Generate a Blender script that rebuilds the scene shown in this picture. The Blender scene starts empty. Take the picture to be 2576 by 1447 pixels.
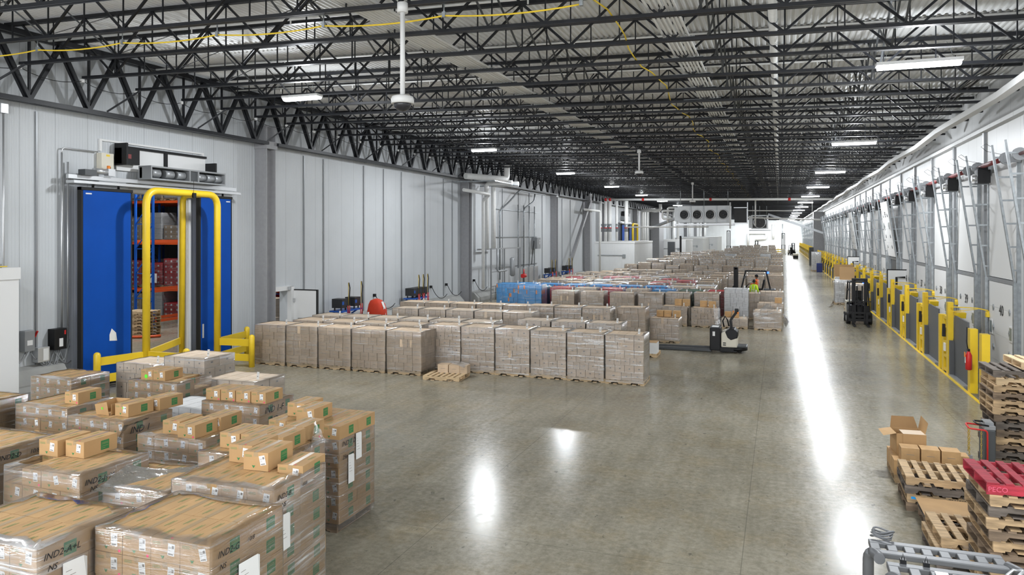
import bpy, math, random
from math import sin, cos, pi, radians
from mathutils import Vector, Matrix
random.seed(7)
sc = bpy.context.scene
COL = sc.collection
# ---------------------------------------------------------------- camera
cam_d = bpy.data.cameras.new('camera'); cam = bpy.data.objects.new('camera', cam_d); COL.objects.link(cam)
cam_d.sensor_fit = 'HORIZONTAL'; cam_d.sensor_width = 36.0
cam_d.lens = 36.0 * 1850 / 2576
cam_d.shift_y = -133.5 / 2576
cam_d.clip_end = 600; cam_d.clip_start = 0.1
cam.location = (0, 0, 4.6)
cam.rotation_euler = (pi / 2, 0, math.atan(672 / 1850))
sc.camera = cam
# ---------------------------------------------------------------- world, exposure
w = bpy.data.worlds.new('world'); sc.world = w; w.use_nodes = True
w.node_tree.nodes['Background'].inputs[0].default_value = (0.93, 0.96, 1.0, 1)
w.node_tree.nodes['Background'].inputs[1].default_value = 5.0
sc.view_settings.view_transform = 'Standard'; sc.view_settings.look = 'None'
sc.view_settings.gamma = 1.0; sc.view_settings.use_curve_mapping = False
sc.view_settings.exposure = -0.2
sc.cycles.max_bounces = 7; sc.cycles.diffuse_bounces = 4; sc.cycles.glossy_bounces = 3
sc.cycles.transparent_max_bounces = 14; sc.cycles.caustics_reflective = False; sc.cycles.caustics_refractive = False
sc.cycles.sample_clamp_indirect = 4.0
LIGHT_W = 500.0
GLOW_W = 420.0
FREEZER_W = 420.0

# ---------------------------------------------------------------- mesh helpers
class MB:
    def __init__(s): s.v = []; s.f = []; s.m = []; s.sm = []
    def add(s, vs, fs, m=0, smooth=False):
        o = len(s.v); s.v += [tuple(p) for p in vs]
        for f in fs: s.f.append(tuple(i + o for i in f)); s.m.append(m); s.sm.append(smooth)
        return s
    def box(s, x0, y0, z0, x1, y1, z1, m=0):
        vs = [(x0,y0,z0),(x1,y0,z0),(x1,y1,z0),(x0,y1,z0),(x0,y0,z1),(x1,y0,z1),(x1,y1,z1),(x0,y1,z1)]
        return s.add(vs, [(0,3,2,1),(4,5,6,7),(0,1,5,4),(1,2,6,5),(2,3,7,6),(3,0,4,7)], m)
    def cb(s, c, d, rz=0.0, m=0, R=None):
        M = R if R is not None else Matrix.Rotation(rz, 3, 'Z')
        c = Vector(c); h = Vector(d) / 2
        vs = [c + M @ Vector((sx*h.x, sy*h.y, sz*h.z)) for sz in (-1,1) for sx, sy in ((-1,-1),(1,-1),(1,1),(-1,1))]
        return s.add(vs, [(0,3,2,1),(4,5,6,7),(0,1,5,4),(1,2,6,5),(2,3,7,6),(3,0,4,7)], m)
    def bar(s, p, q, w, h=None, m=0, up=(0,0,1)):
        p = Vector(p); q = Vector(q); d = q - p; L = d.length
        if L < 1e-6: return s
        d.normalize(); h = w if h is None else h
        u = Vector(up)
        if abs(d.dot(u)) > .98: u = Vector((0,1,0))
        sd = d.cross(u).normalized(); u = sd.cross(d).normalized()
        vs = []
        for e in (p, q):
            for a, b in ((-1,-1),(1,-1),(1,1),(-1,1)): vs.append(e + sd*(a*w/2) + u*(b*h/2))
        return s.add(vs, [(0,1,2,3),(7,6,5,4),(0,4,5,1),(1,5,6,2),(2,6,7,3),(3,7,4,0)], m)
    def tube(s, pts, r, n=8, m=0, cap=True, closed=False):
        P = [Vector(p) for p in pts]; k = len(P); rr = r if isinstance(r, (list, tuple)) else [r]*k
        vs = []; prev = None
        for i in range(k):
            if closed: d = P[(i+1) % k] - P[i-1]
            else: d = P[min(i+1, k-1)] - P[max(i-1, 0)]
            if d.length < 1e-9: d = Vector((0,0,1))
            d.normalize()
            if prev is None:
                a = Vector((0,0,1)) if abs(d.z) < .9 else Vector((1,0,0))
                u = d.cross(a).normalized()
            else:
                u = prev - d * prev.dot(d)
                u = u.normalized() if u.length > 1e-6 else d.orthogonal().normalized()
            prev = u; w_ = d.cross(u)
            for j in range(n):
                t = 2*pi*j/n; vs.append(P[i] + (u*cos(t) + w_*sin(t)) * rr[i])
        fs = []
        for i in range(k if closed else k-1):
            i2 = (i+1) % k
            for j in range(n):
                j2 = (j+1) % n; fs.append((i*n+j, i*n+j2, i2*n+j2, i2*n+j))
        s.add(vs, fs, m, True)
        if cap and not closed:
            o = len(s.v) - len(vs)
            s.f.append(tuple(o+j for j in reversed(range(n)))); s.m.append(m); s.sm.append(False)
            s.f.append(tuple(o+(k-1)*n+j for j in range(n))); s.m.append(m); s.sm.append(False)
        return s
    def cyl(s, p, q, r, n=12, m=0, r2=None): return s.tube([p, q], [r, r if r2 is None else r2], n, m)
    def prism(s, poly, axis, a, b, m=0):
        k = len(poly)
        def P(u, v, t): return (t,u,v) if axis == 'x' else ((u,t,v) if axis == 'y' else (u,v,t))
        vs = [P(u,v,a) for u,v in poly] + [P(u,v,b) for u,v in poly]
        fs = [tuple(reversed(range(k))), tuple(range(k, 2*k))] + [(i,(i+1)%k,k+(i+1)%k,k+i) for i in range(k)]
        if axis == 'y': fs = [tuple(reversed(f)) for f in fs]
        return s.add(vs, fs, m)
    def sph(s, c, r, n=10, m=0, sc_=(1,1,1), z0=-1.0):
        vs = []; fs = []; rows = n//2 + 1
        for i in range(rows):
            ph = pi*i/(rows-1); z = max(cos(ph), z0)
            for j in range(n):
                t = 2*pi*j/n; vs.append((c[0]+r*sc_[0]*sin(ph)*cos(t), c[1]+r*sc_[1]*sin(ph)*sin(t), c[2]+r*sc_[2]*z))
        for i in range(rows-1):
            for j in range(n): fs.append((i*n+j, (i+1)*n+j, (i+1)*n+(j+1)%n, i*n+(j+1)%n))
        return s.add(vs, fs, m, True)
    def disk(s, c, r, n=16, m=0, axis='y'):
        A = {'x':(Vector((0,1,0)),Vector((0,0,1))),'y':(Vector((1,0,0)),Vector((0,0,1))),'z':(Vector((1,0,0)),Vector((0,1,0)))}[axis]
        return s.add([Vector(c)+A[0]*(r*cos(2*pi*j/n))+A[1]*(r*sin(2*pi*j/n)) for j in range(n)], [tuple(range(n))], m)
    def mesh(s, name, mats):
        me = bpy.data.meshes.new(name); me.from_pydata(s.v, [], s.f)
        for x in (mats if isinstance(mats, (list, tuple)) else [mats]): me.materials.append(x)
        me.polygons.foreach_set('material_index', s.m); me.polygons.foreach_set('use_smooth', s.sm)
        me.update(); return me
    def ob(s, name, mats, parent=None, loc=(0,0,0), rz=0.0, bevel=0.0):
        return link(name, s.mesh(name, mats), parent, loc, rz, bevel)

def link(name, me, parent=None, loc=(0,0,0), rz=0.0, bevel=0.0):
    o = bpy.data.objects.new(name, me); COL.objects.link(o)
    o.location = loc; o.rotation_euler = (0,0,rz)
    if parent is not None: o.parent = parent
    if bevel:
        b = o.modifiers.new('bevel', 'BEVEL'); b.width = bevel; b.segments = 2; b.limit_method = 'ANGLE'
    return o
def tag(o, label=None, cat=None, group=None, kind=None):
    if label: o['label'] = label
    if cat: o['category'] = cat
    if group: o['group'] = group
    if kind: o['kind'] = kind
    return o
def thing(name, label, cat, loc=(0,0,0), rz=0.0, group=None, kind=None):
    o = bpy.data.objects.new(name, None); COL.objects.link(o); o.empty_display_size = .2
    o.location = loc; o.rotation_euler = (0,0,rz)
    return tag(o, label, cat, group, kind)
def dup(root, loc=None, rz=None, label=None, group=None):
    def rec(o, par):
        c = o.copy(); COL.objects.link(c)
        if par is not None: c.parent = par
        for ch in KIDS(o): rec(ch, c)
        return c
    r = rec(root, None)
    if loc is not None: r.location = loc
    if rz is not None: r.rotation_euler = (0,0,rz)
    if label: r['label'] = label
    if group: r['group'] = group
    return r
def KIDS(o): return list(o.children)
ORD = ['first','second','third','fourth','fifth','sixth','seventh','eighth','ninth','tenth','eleventh','twelfth','thirteenth','fourteenth','fifteenth','sixteenth','seventeenth','eighteenth','nineteenth']
TENS = {2:'twent',3:'thirt',4:'fort',5:'fift',6:'sixt',7:'sevent',8:'eight',9:'ninet'}
def nth(i):
    if i < 19: return ORD[i]
    n = i + 1
    h = ''
    if n >= 100: h = 'hundred and '; n -= 100
    if n == 0: return 'hundredth'
    if n <= 19: return h + ORD[n-1]
    t, u = divmod(n, 10)
    return h + (TENS[t] + 'ieth' if u == 0 else TENS[t] + 'y-' + ORD[u-1])

# ---------------------------------------------------------------- materials
def mk(name, col, rough=.6, metal=0.0, var=0.0, vs=6.0, bump=0.0, bs=20.0, stretch=None, emit=None, es=0.0, spec=None, coat=0.0, rvar=0.0, jit=0.0):
    m = bpy.data.materials.new(name); m.use_nodes = True; nt = m.node_tree; N = nt.nodes; L = nt.links
    b = N['Principled BSDF']; b.inputs['Base Color'].default_value = (*col, 1)
    b.inputs['Roughness'].default_value = rough; b.inputs['Metallic'].default_value = metal
    if spec is not None: b.inputs['Specular IOR Level'].default_value = spec
    if coat: b.inputs['Coat Weight'].default_value = coat
    if emit: b.inputs['Emission Color'].default_value = (*emit, 1); b.inputs['Emission Strength'].default_value = es
    if var or bump or rvar:
        tc = N.new('ShaderNodeTexCoord'); mp = N.new('ShaderNodeMapping'); L.new(tc.outputs['Object'], mp.inputs[0])
        if stretch: mp.inputs['Scale'].default_value = stretch
        oi = N.new('ShaderNodeObjectInfo'); L.new(oi.outputs['Random'], mp.inputs['Location'])
        nz = N.new('ShaderNodeTexNoise'); nz.inputs['Scale'].default_value = vs; nz.inputs['Detail'].default_value = 4; L.new(mp.outputs[0], nz.inputs[0])
        if var:
            cr = N.new('ShaderNodeValToRGB'); e = cr.color_ramp.elements
            e[0].position = .3; e[1].position = .7
            e[0].color = (*[c*(1-var) for c in col], 1); e[1].color = (*[min(1, c*(1+var)) for c in col], 1)
            L.new(nz.outputs[0], cr.inputs[0])
            hs = N.new('ShaderNodeHueSaturation'); vv = N.new('ShaderNodeMapRange'); vv.inputs[3].default_value = 1-jit; vv.inputs[4].default_value = 1+jit*.6
            L.new(oi.outputs['Random'], vv.inputs[0]); L.new(vv.outputs[0], hs.inputs['Value']); L.new(cr.outputs[0], hs.inputs['Color']); L.new(hs.outputs[0], b.inputs['Base Color'])
        if rvar:
            mr = N.new('ShaderNodeMapRange'); mr.inputs[3].default_value = max(0, rough-rvar); mr.inputs[4].default_value = rough+rvar
            L.new(nz.outputs[0], mr.inputs[0]); L.new(mr.outputs[0], b.inputs['Roughness'])
        if bump:
            n2 = N.new('ShaderNodeTexNoise'); n2.inputs['Scale'].default_value = bs; L.new(mp.outputs[0], n2.inputs[0])
            bp = N.new('ShaderNodeBump'); bp.inputs['Strength'].default_value = bump; bp.inputs['Distance'].default_value = .02
            L.new(n2.outputs[0], bp.inputs['Height']); L.new(bp.outputs[0], b.inputs['Normal'])
    return m

def node(nt, t, **kw):
    n = nt.nodes.new(t)
    for k, v in kw.items():
        if k == 'op': n.operation = v
        else: setattr(n, k, v)
    return n
def math_(nt, op, a, b=None):
    n = nt.nodes.new('ShaderNodeMath'); n.operation = op
    for i, x in enumerate((a, b)):
        if x is None: continue
        if isinstance(x, (int, float)): n.inputs[i].default_value = x
        else: nt.links.new(x, n.inputs[i])
    return n.outputs[0]

def wall_mat(name, col, axis, rib=.1, panel=1.07, rough=.45, ribs=True):
    # white insulated metal panel: shallow vertical ribs and a dark joint at every panel edge
    m = bpy.data.materials.new(name); m.use_nodes = True; nt = m.node_tree; N = nt.nodes; L = nt.links
    b = N['Principled BSDF']; b.inputs['Roughness'].default_value = rough; b.inputs['Metallic'].default_value = 0.0
    g = N.new('ShaderNodeNewGeometry'); sp = N.new('ShaderNodeSeparateXYZ'); L.new(g.outputs['Position'], sp.inputs[0])
    a = sp.outputs[axis]
    fr = math_(nt, 'FRACT', math_(nt, 'DIVIDE', math_(nt, 'ADD', a, 300.0), panel))
    d = math_(nt, 'MULTIPLY', math_(nt, 'MINIMUM', fr, math_(nt, 'SUBTRACT', 1.0, fr)), panel)
    joint = math_(nt, 'LESS_THAN', d, .008)
    nz = N.new('ShaderNodeTexNoise'); nz.inputs['Scale'].default_value = .7; nz.inputs['Detail'].default_value = 3; L.new(g.outputs['Position'], nz.inputs[0])
    cr = N.new('ShaderNodeValToRGB'); e = cr.color_ramp.elements; e[0].position = .3; e[1].position = .7
    e[0].color = (*[c*.94 for c in col], 1); e[1].color = (*col, 1); L.new(nz.outputs[0], cr.inputs[0])
    mx = N.new('ShaderNodeMix'); mx.data_type = 'RGBA'; L.new(joint, mx.inputs[0]); L.new(cr.outputs[0], mx.inputs[6]); mx.inputs[7].default_value = (*[c*.58 for c in col], 1)
    L.new(mx.outputs[2], b.inputs['Base Color'])
    if ribs:
        wv = math_(nt, 'SINE', math_(nt, 'MULTIPLY', a, 2*pi/rib))
        wv = math_(nt, 'MAXIMUM', math_(nt, 'MINIMUM', math_(nt, 'MULTIPLY', wv, 3.0), 1.0), -1.0)
        bp = N.new('ShaderNodeBump'); bp.inputs['Strength'].default_value = .35; bp.inputs['Distance'].default_value = .006
        L.new(wv, bp.inputs['Height']); L.new(bp.outputs[0], b.inputs['Normal'])
    return m

def floor_mat():
    m = bpy.data.materials.new('polished_concrete'); m.use_nodes = True; nt = m.node_tree; N = nt.nodes; L = nt.links
    b = N['Principled BSDF']; g = N.new('ShaderNodeNewGeometry')
    def noise(s, d, st=None, rough=.55):
        n = N.new('ShaderNodeTexNoise'); n.inputs['Scale'].default_value = s; n.inputs['Detail'].default_value = d; n.inputs['Roughness'].default_value = rough
        if st:
            mp = N.new('ShaderNodeMapping'); mp.inputs['Scale'].default_value = st; L.new(g.outputs['Position'], mp.inputs[0]); L.new(mp.outputs[0], n.inputs[0])
        else: L.new(g.outputs['Position'], n.inputs[0])
        return n.outputs[0]
    big = noise(.35, 5); fine = noise(9.0, 9, rough=.78); scuff = noise(1.3, 6, (2.2, .25, 1), .65)
    t = math_(nt, 'ADD', math_(nt, 'MULTIPLY', big, .30), math_(nt, 'ADD', math_(nt, 'MULTIPLY', fine, .48), math_(nt, 'MULTIPLY', scuff, .22)))
    cr = N.new('ShaderNodeValToRGB'); e = cr.color_ramp.elements
    e[0].position = .36; e[0].color = (.160, .145, .108, 1); e[1].position = .64; e[1].color = (.385, .355, .285, 1)
    k = cr.color_ramp.elements.new(.5); k.color = (.268, .246, .190, 1)
    L.new(t, cr.inputs[0])
    # saw-cut joints every 4.6 m
    sp = N.new('ShaderNodeSeparateXYZ'); L.new(g.outputs['Position'], sp.inputs[0])
    def joint(o, off):
        fr = math_(nt, 'FRACT', math_(nt, 'DIVIDE', math_(nt, 'ADD', o, off), 4.6)); return math_(nt, 'LESS_THAN', math_(nt, 'MULTIPLY', fr, 4.6), .012)
    j = math_(nt, 'MAXIMUM', joint(sp.outputs[0], 101.7), joint(sp.outputs[1], 100.0))
    # tyre marks and dark stains
    st = noise(.9, 8, (1.0, 1.0, 1), .8); stm = N.new('ShaderNodeMapRange'); stm.inputs[1].default_value = .57; stm.inputs[2].default_value = .72; L.new(st, stm.inputs[0])
    dk = math_(nt, 'MAXIMUM', math_(nt, 'MULTIPLY', j, .45), math_(nt, 'MULTIPLY', stm.outputs[0], .38))
    mx = N.new('ShaderNodeMix'); mx.data_type = 'RGBA'; L.new(dk, mx.inputs[0]); L.new(cr.outputs[0], mx.inputs[6]); mx.inputs[7].default_value = (.07, .066, .055, 1)
    # brownish worn patches and small dark chips
    wp = N.new('ShaderNodeMapRange'); wp.inputs[1].default_value = .48; wp.inputs[2].default_value = .66; wp.inputs[4].default_value = .55; L.new(noise(.8, 9, rough=.8), wp.inputs[0])
    mb = N.new('ShaderNodeMix'); mb.data_type = 'RGBA'; mb.blend_type = 'MULTIPLY'; L.new(wp.outputs[0], mb.inputs[0]); L.new(mx.outputs[2], mb.inputs[6]); mb.inputs[7].default_value = (.95, .82, .60, 1)
    cp = N.new('ShaderNodeMapRange'); cp.inputs[1].default_value = .655; cp.inputs[2].default_value = .70; cp.inputs[4].default_value = .6; L.new(noise(7.0, 5, (1, .55, 1), .6), cp.inputs[0])
    mc = N.new('ShaderNodeMix'); mc.data_type = 'RGBA'; L.new(cp.outputs[0], mc.inputs[0]); L.new(mb.outputs[2], mc.inputs[6]); mc.inputs[7].default_value = (.09, .085, .07, 1)
    L.new(mc.outputs[2], b.inputs['Base Color'])
    mr = N.new('ShaderNodeMapRange'); mr.inputs[1].default_value = .3; mr.inputs[2].default_value = .7; mr.inputs[3].default_value = .12; mr.inputs[4].default_value = .28
    L.new(fine, mr.inputs[0]); L.new(mr.outputs[0], b.inputs['Roughness'])
    b.inputs['Specular IOR Level'].default_value = .14
    bp = N.new('ShaderNodeBump'); bp.inputs['Strength'].default_value = .06; bp.inputs['Distance'].default_value = .02; L.new(big, bp.inputs['Height']); L.new(bp.outputs[0], b.inputs['Normal'])
    return m

def film_mat(name, base=.10, streak=.55, sx=1.2, sz=26.0, tint=(.86,.87,.9), rough=.16):
    # clear stretch film: mostly transparent, with milky stretched bands and bright wrinkles
    m = bpy.data.materials.new(name); m.use_nodes = True; nt = m.node_tree; N = nt.nodes; L = nt.links
    N.remove(N['Principled BSDF']); out = N['Material Output']
    tc = N.new('ShaderNodeTexCoord'); mp = N.new('ShaderNodeMapping'); L.new(tc.outputs['Object'], mp.inputs[0])
    oi = N.new('ShaderNodeObjectInfo'); L.new(math_(nt, 'MULTIPLY', oi.outputs['Random'], 17.0), mp.inputs['Location'])
    mp.inputs['Scale'].default_value = (sx, sx, sz); mp.inputs['Rotation'].default_value = (.05, .07, 0)
    n1 = N.new('ShaderNodeTexNoise'); n1.inputs['Scale'].default_value = 1.0; n1.inputs['Detail'].default_value = 5; n1.inputs['Roughness'].default_value = .6; L.new(mp.outputs[0], n1.inputs[0])
    m2 = N.new('ShaderNodeMapping'); m2.inputs['Scale'].default_value = (1.1, 1.1, 2.2); L.new(tc.outputs['Object'], m2.inputs[0]); L.new(math_(nt, 'MULTIPLY', oi.outputs['Random'], 9.0), m2.inputs['Location'])
    n2 = N.new('ShaderNodeTexNoise'); n2.inputs['Scale'].default_value = 1.6; n2.inputs['Detail'].default_value = 2; L.new(m2.outputs[0], n2.inputs[0])
    r1 = N.new('ShaderNodeMapRange'); r1.inputs[1].default_value = .52; r1.inputs[2].default_value = .72; r1.inputs[4].default_value = streak; L.new(n1.outputs[0], r1.inputs[0])
    r2 = N.new('ShaderNodeMapRange'); r2.inputs[1].default_value = .38; r2.inputs[2].default_value = .68; r2.inputs[3].default_value = .25; r2.inputs[4].default_value = 1.0; L.new(n2.outputs[0], r2.inputs[0])
    fac = math_(nt, 'ADD', math_(nt, 'MULTIPLY', r1.outputs[0], r2.outputs[0]), math_(nt, 'MULTIPLY', r2.outputs[0], base*1.5))
    tr = N.new('ShaderNodeBsdfTransparent'); df = N.new('ShaderNodeBsdfDiffuse'); df.inputs[0].default_value = (*tint, 1)
    gl = N.new('ShaderNodeBsdfGlossy'); gl.inputs['Roughness'].default_value = rough; gl.inputs[0].default_value = (1,1,1,1)
    bp = N.new('ShaderNodeBump'); bp.inputs['Strength'].default_value = .9; bp.inputs['Distance'].default_value = .03; L.new(n1.outputs[0], bp.inputs['Height']); L.new(bp.outputs[0], gl.inputs['Normal'])
    fr = N.new('ShaderNodeFresnel'); fr.inputs[0].default_value = 1.5; L.new(bp.outputs[0], fr.inputs['Normal'])
    a = N.new('ShaderNodeMixShader'); L.new(fac, a.inputs[0]); L.new(tr.outputs[0], a.inputs[1]); L.new(df.outputs[0], a.inputs[2])
    gf = math_(nt, 'MINIMUM', math_(nt, 'ADD', math_(nt, 'MULTIPLY', fr.outputs[0], 1.7), math_(nt, 'MULTIPLY', r1.outputs[0], .5)), .85)
    c = N.new('ShaderNodeMixShader'); L.new(gf, c.inputs[0]); L.new(a.outputs[0], c.inputs[1]); L.new(gl.outputs[0], c.inputs[2])
    L.new(c.outputs[0], out.inputs[0]); return m

def plain_wood(name, col, var=.35):
    return mk(name, col, .75, var=var, vs=2.2, stretch=(1.5, 9, 9), bump=.25, bs=6, jit=.2)

F = {}
F['floor'] = floor_mat()
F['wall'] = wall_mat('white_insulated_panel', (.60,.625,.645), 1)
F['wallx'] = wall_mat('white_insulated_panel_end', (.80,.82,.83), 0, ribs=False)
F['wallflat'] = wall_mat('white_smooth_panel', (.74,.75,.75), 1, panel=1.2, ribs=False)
F['enc'] = wall_mat('white_ribbed_sheet', (.78,.79,.79), 0, rib=.16, panel=50)
F['deck'] = mk('roof_deck', (.86,.87,.87), .5, var=.06, vs=.8)
F['black'] = mk('black_steel', (.012,.013,.016), .42, spec=.35, var=.3, vs=3)
F['blk'] = mk('black_paint', (.008,.008,.009), .45, spec=.3)
F['rub'] = mk('black_rubber', (.012,.012,.012), .8)
F['gcol'] = mk('grey_painted_steel', (.30,.30,.31), .45, var=.06)
F['ggrey'] = mk('grey_metal', (.29,.30,.31), .4, metal=.3)
F['dgrey'] = mk('dark_grey_metal', (.07,.075,.08), .45, metal=.2)
F['galv'] = mk('galvanised_steel', (.36,.385,.40), .38, metal=.65, var=.18, vs=8)
F['alu'] = mk('aluminium', (.62,.63,.64), .35, metal=.7)
F['white'] = mk('white_paint', (.78,.78,.77), .45)
F['wpipe'] = mk('white_pipe', (.82,.82,.80), .4, var=.04)
F['conc'] = mk('concrete', (.36,.36,.345), .8, var=.1, vs=2)
F['yel'] = mk('safety_yellow', (.80,.55,.025), .38, var=.07, vs=1.5)
F['blue'] = mk('blue_door_skin', (.002,.065,.36), .6, var=.06, vs=.9, spec=.15)
F['bsteel'] = mk('blue_steel', (.008,.09,.42), .45)
F['osteel'] = mk('orange_steel', (.72,.10,.02), .45)
F['red'] = mk('red_paint', (.55,.02,.02), .4)
F['redb'] = mk('red_shaft', (.22,.035,.035), .5)
F['kraft'] = mk('kraft_board', (.49,.30,.135), .72, var=.09, vs=2.5, jit=.08)
F['kraftd'] = mk('kraft_board_inside', (.40,.25,.12), .8)
F['tan'] = mk('tan_board', (.64,.49,.345), .75, var=.08, vs=2, jit=.13)
F['tan2'] = mk('tan_board_pale', (.72,.58,.44), .75, var=.08, vs=2, jit=.1)
F['wcart'] = mk('white_board', (.78,.78,.78), .6, var=.05, vs=2)
F['bcart'] = mk('blue_board', (.02,.33,.78), .5, var=.06, vs=2)
F['rcart'] = mk('red_board', (.58,.025,.03), .5, var=.08, vs=2)
F['gcart'] = mk('green_board', (.04,.13,.07), .5)
F['ocart'] = mk('orange_print', (.85,.25,.03), .5)
F['tape'] = mk('packing_tape', (.42,.30,.17), .22)
F['label'] = mk('white_label', (.80,.80,.79), .5)
F['grn'] = mk('green_print', (.035,.20,.06), .6)
F['pgrn'] = mk('pale_green_print', (.20,.25,.09), .7)
F['ink'] = mk('black_ink', (.015,.015,.018), .6)
F['gink'] = mk('grey_print', (.22,.20,.18), .6)
F['pink'] = mk('pink_dot', (.95,.05,.20), .6)
F['lime'] = mk('lime_dot', (.15,.85,.05), .6)
F['wood'] = plain_wood('pallet_wood', (.46,.32,.18))
F['woodl'] = plain_wood('fresh_pallet_wood', (.64,.47,.28), .2)
F['woodd'] = plain_wood('weathered_pallet_wood', (.21,.15,.10))
F['woodg'] = plain_wood('grey_pallet_wood', (.15,.125,.105))
F['woodr'] = plain_wood('red_pallet_paint', (.40,.03,.05), .3)
F['film'] = film_mat('stretch_film', base=.035, streak=.38, rough=.12)
F['filmh'] = film_mat('stretch_film_heavy', base=.08, streak=.65, sx=.9, sz=20, rough=.14)
F['filmx'] = film_mat('stretch_film_loose', base=.14, streak=.55, sx=5, sz=5, rough=.14)
F['plate'] = mk('dock_plate_steel', (.125,.13,.138), .55, metal=.3, bump=.4, bs=60)
F['steelg'] = mk('grey_powder_coat', (.10,.103,.108), .42, var=.04)
F['cream'] = mk('cream_plastic', (.70,.66,.55), .35)
F['emit'] = mk('lamp_diffuser', (.9,.9,.9), .5, emit=(.93,.96,1.0), es=26.0)
F['blueem'] = mk('blue_spot_lamp', (.02,.05,.9), .4, emit=(.02,.08,1.0), es=9.0)
F['hiviz'] = mk('lime_hi_vis', (.58,.85,.03), .7)
F['orviz'] = mk('orange_hi_vis', (.95,.16,.02), .7)
F['silver'] = mk('reflective_tape', (.72,.72,.66), .35)
F['skin'] = mk('skin', (.28,.14,.08), .6)
F['jean'] = mk('dark_trousers', (.045,.055,.065), .85)
F['cloth'] = mk('black_cloth', (.015,.015,.016), .9)
F['ycord'] = mk('yellow_cord', (.85,.60,.03), .5)
F['wcloth'] = mk('red_cover', (.62,.045,.012), .7, bump=.5, bs=6)
F['batt'] = mk('charger_black', (.02,.02,.022), .5)
F['glass'] = mk('grey_window', (.25,.30,.30), .1)
F['dome'] = mk('smoked_dome', (.03,.03,.035), .06)
F['fan'] = mk('fan_dark', (.03,.03,.03), .6)
F['coil'] = mk('cooler_casing', (.66,.68,.69), .45, metal=.2, var=.05, vs=3)
F['gold'] = mk('yellow_chain', (.5,.36,.06), .4, metal=.4)
F['bbin'] = mk('navy_plastic', (.008,.02,.12), .5)
# ================================================================ the building
RS = .025                      # the roof falls this much per metre towards the docks
def jz(x): return 9.09 - RS * (x + 19.0)        # underside of the joists
DK = 1.16                      # deck height over the joist underside
YB, YF = -9.0, 225.0           # the hall runs from behind the camera to the far wall
XL, XR = -19.9, 6.22
def struct(o, label=None): return tag(o, label, None, None, 'structure')
b = MB(); b.box(-52, YB, -.25, 8.2, YF+.3, 0); struct(b.ob('floor', F['floor']), 'polished grey concrete floor with joints and scuffs')
# corrugated roof deck, ribs running along the hall
b = MB(); pts = []; x = -20.4; pitch = .152
while x < 7.4:
    for dx, dz in ((0,0),(.05,0),(.075,-.042),(.125,-.042)): pts.append((x+dx, jz(x+dx) + DK + .045 + dz))
    x += pitch
vs = [(px_, YB, pz) for px_, pz in pts] + [(px_, YF, pz) for px_, pz in pts]; n = len(pts)
b.add(vs, [(i, i+1, n+i+1, n+i) for i in range(n-1)])
tp = [(px_, YB, 10.9) for px_ in (-20.4, 7.5)] + [(px_, YF, 10.9) for px_ in (-20.4, 7.5)]
b.box(-20.4, YB, 10.75, 7.5, YF, 10.95)
struct(b.ob('ceiling', F['deck']), 'white corrugated roof deck above black joists')
# left wall with its openings
OP = [(17.85, 20.75, 5.95), (25.35, 26.45, 2.2)]
b = MB(); y = YB
for a, c, h in OP:
    b.box(-20.3, y, 0, XL, a, 10.8); b.box(-20.3, a, h, XL, c, 10.8); y = c
b.box(-20.3, y, 0, XL, YF, 10.8)
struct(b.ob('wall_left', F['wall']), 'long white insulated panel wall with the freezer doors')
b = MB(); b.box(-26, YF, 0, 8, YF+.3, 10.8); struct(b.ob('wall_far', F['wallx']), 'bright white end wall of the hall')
# dock wall (lower part with doors drawn in front) and recessed strip above it
b = MB(); b.box(XR+.08, YB, 0, XR+.4, YF, 7.98)
b.box(XR-.10, YB, 7.90, XR+.45, YF, 8.02, 0); b.box(XR+.45, YB, 7.9, XR+.7, YF, 10.8)
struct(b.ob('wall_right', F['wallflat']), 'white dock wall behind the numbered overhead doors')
# low sloping concrete kerb along the left wall
b = MB()
for a, c in ((YB, 15.7), (27.6, 44.0), (46.3, 80.0), (92, YF)):
    b.prism([(XL,0),(XL+.62,0),(XL+.62,.28),(XL+.30,.62),(XL,.70)], 'y', a, c)
struct(b.ob('baseboard_left', F['conc']), 'sloping grey concrete kerb at the foot of the left wall')
# yellow painted curb angle in front of the docks
b = MB(); b.box(5.10, 15.4+2.2, .0, 5.19, YF-6, .012); struct(b.ob('trim_1', F['yel']), 'yellow edge strip along the dock pits')
b = MB(); b.box(5.19, 17.6, .0, XR+.08, YF-6, .004); struct(b.ob('trim_2', F['steelg']), 'grey steel dock pit floor strip')
# grey conduit-like joint strips standing proud of the left wall
k = 0
for yy, w_ in ((15.05,.05),(27.6,.06),(29.1,.05),(32.6,.05),(34.6,.05),(36.6,.07),(39.5,.05),(42.1,.05),(43.4,.03),(49.2,.05),(52.6,.05),(56.3,.05),(59.0,.05),(62.6,.05),(69,.06),(72,.06),(90,.06),(94,.06),(99,.06),(105,.06),(112,.06),(120,.06)):
    k += 1; b = MB(); b.box(XL, yy-w_/2, .72, XL+.05, yy+w_/2, 8.1)
    tag(b.ob('wall_conduit', F['ggrey']), 'slim grey vertical conduit, %s along the left wall' % nth(k-1), 'conduit', 'vertical conduits on the left wall')
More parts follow.
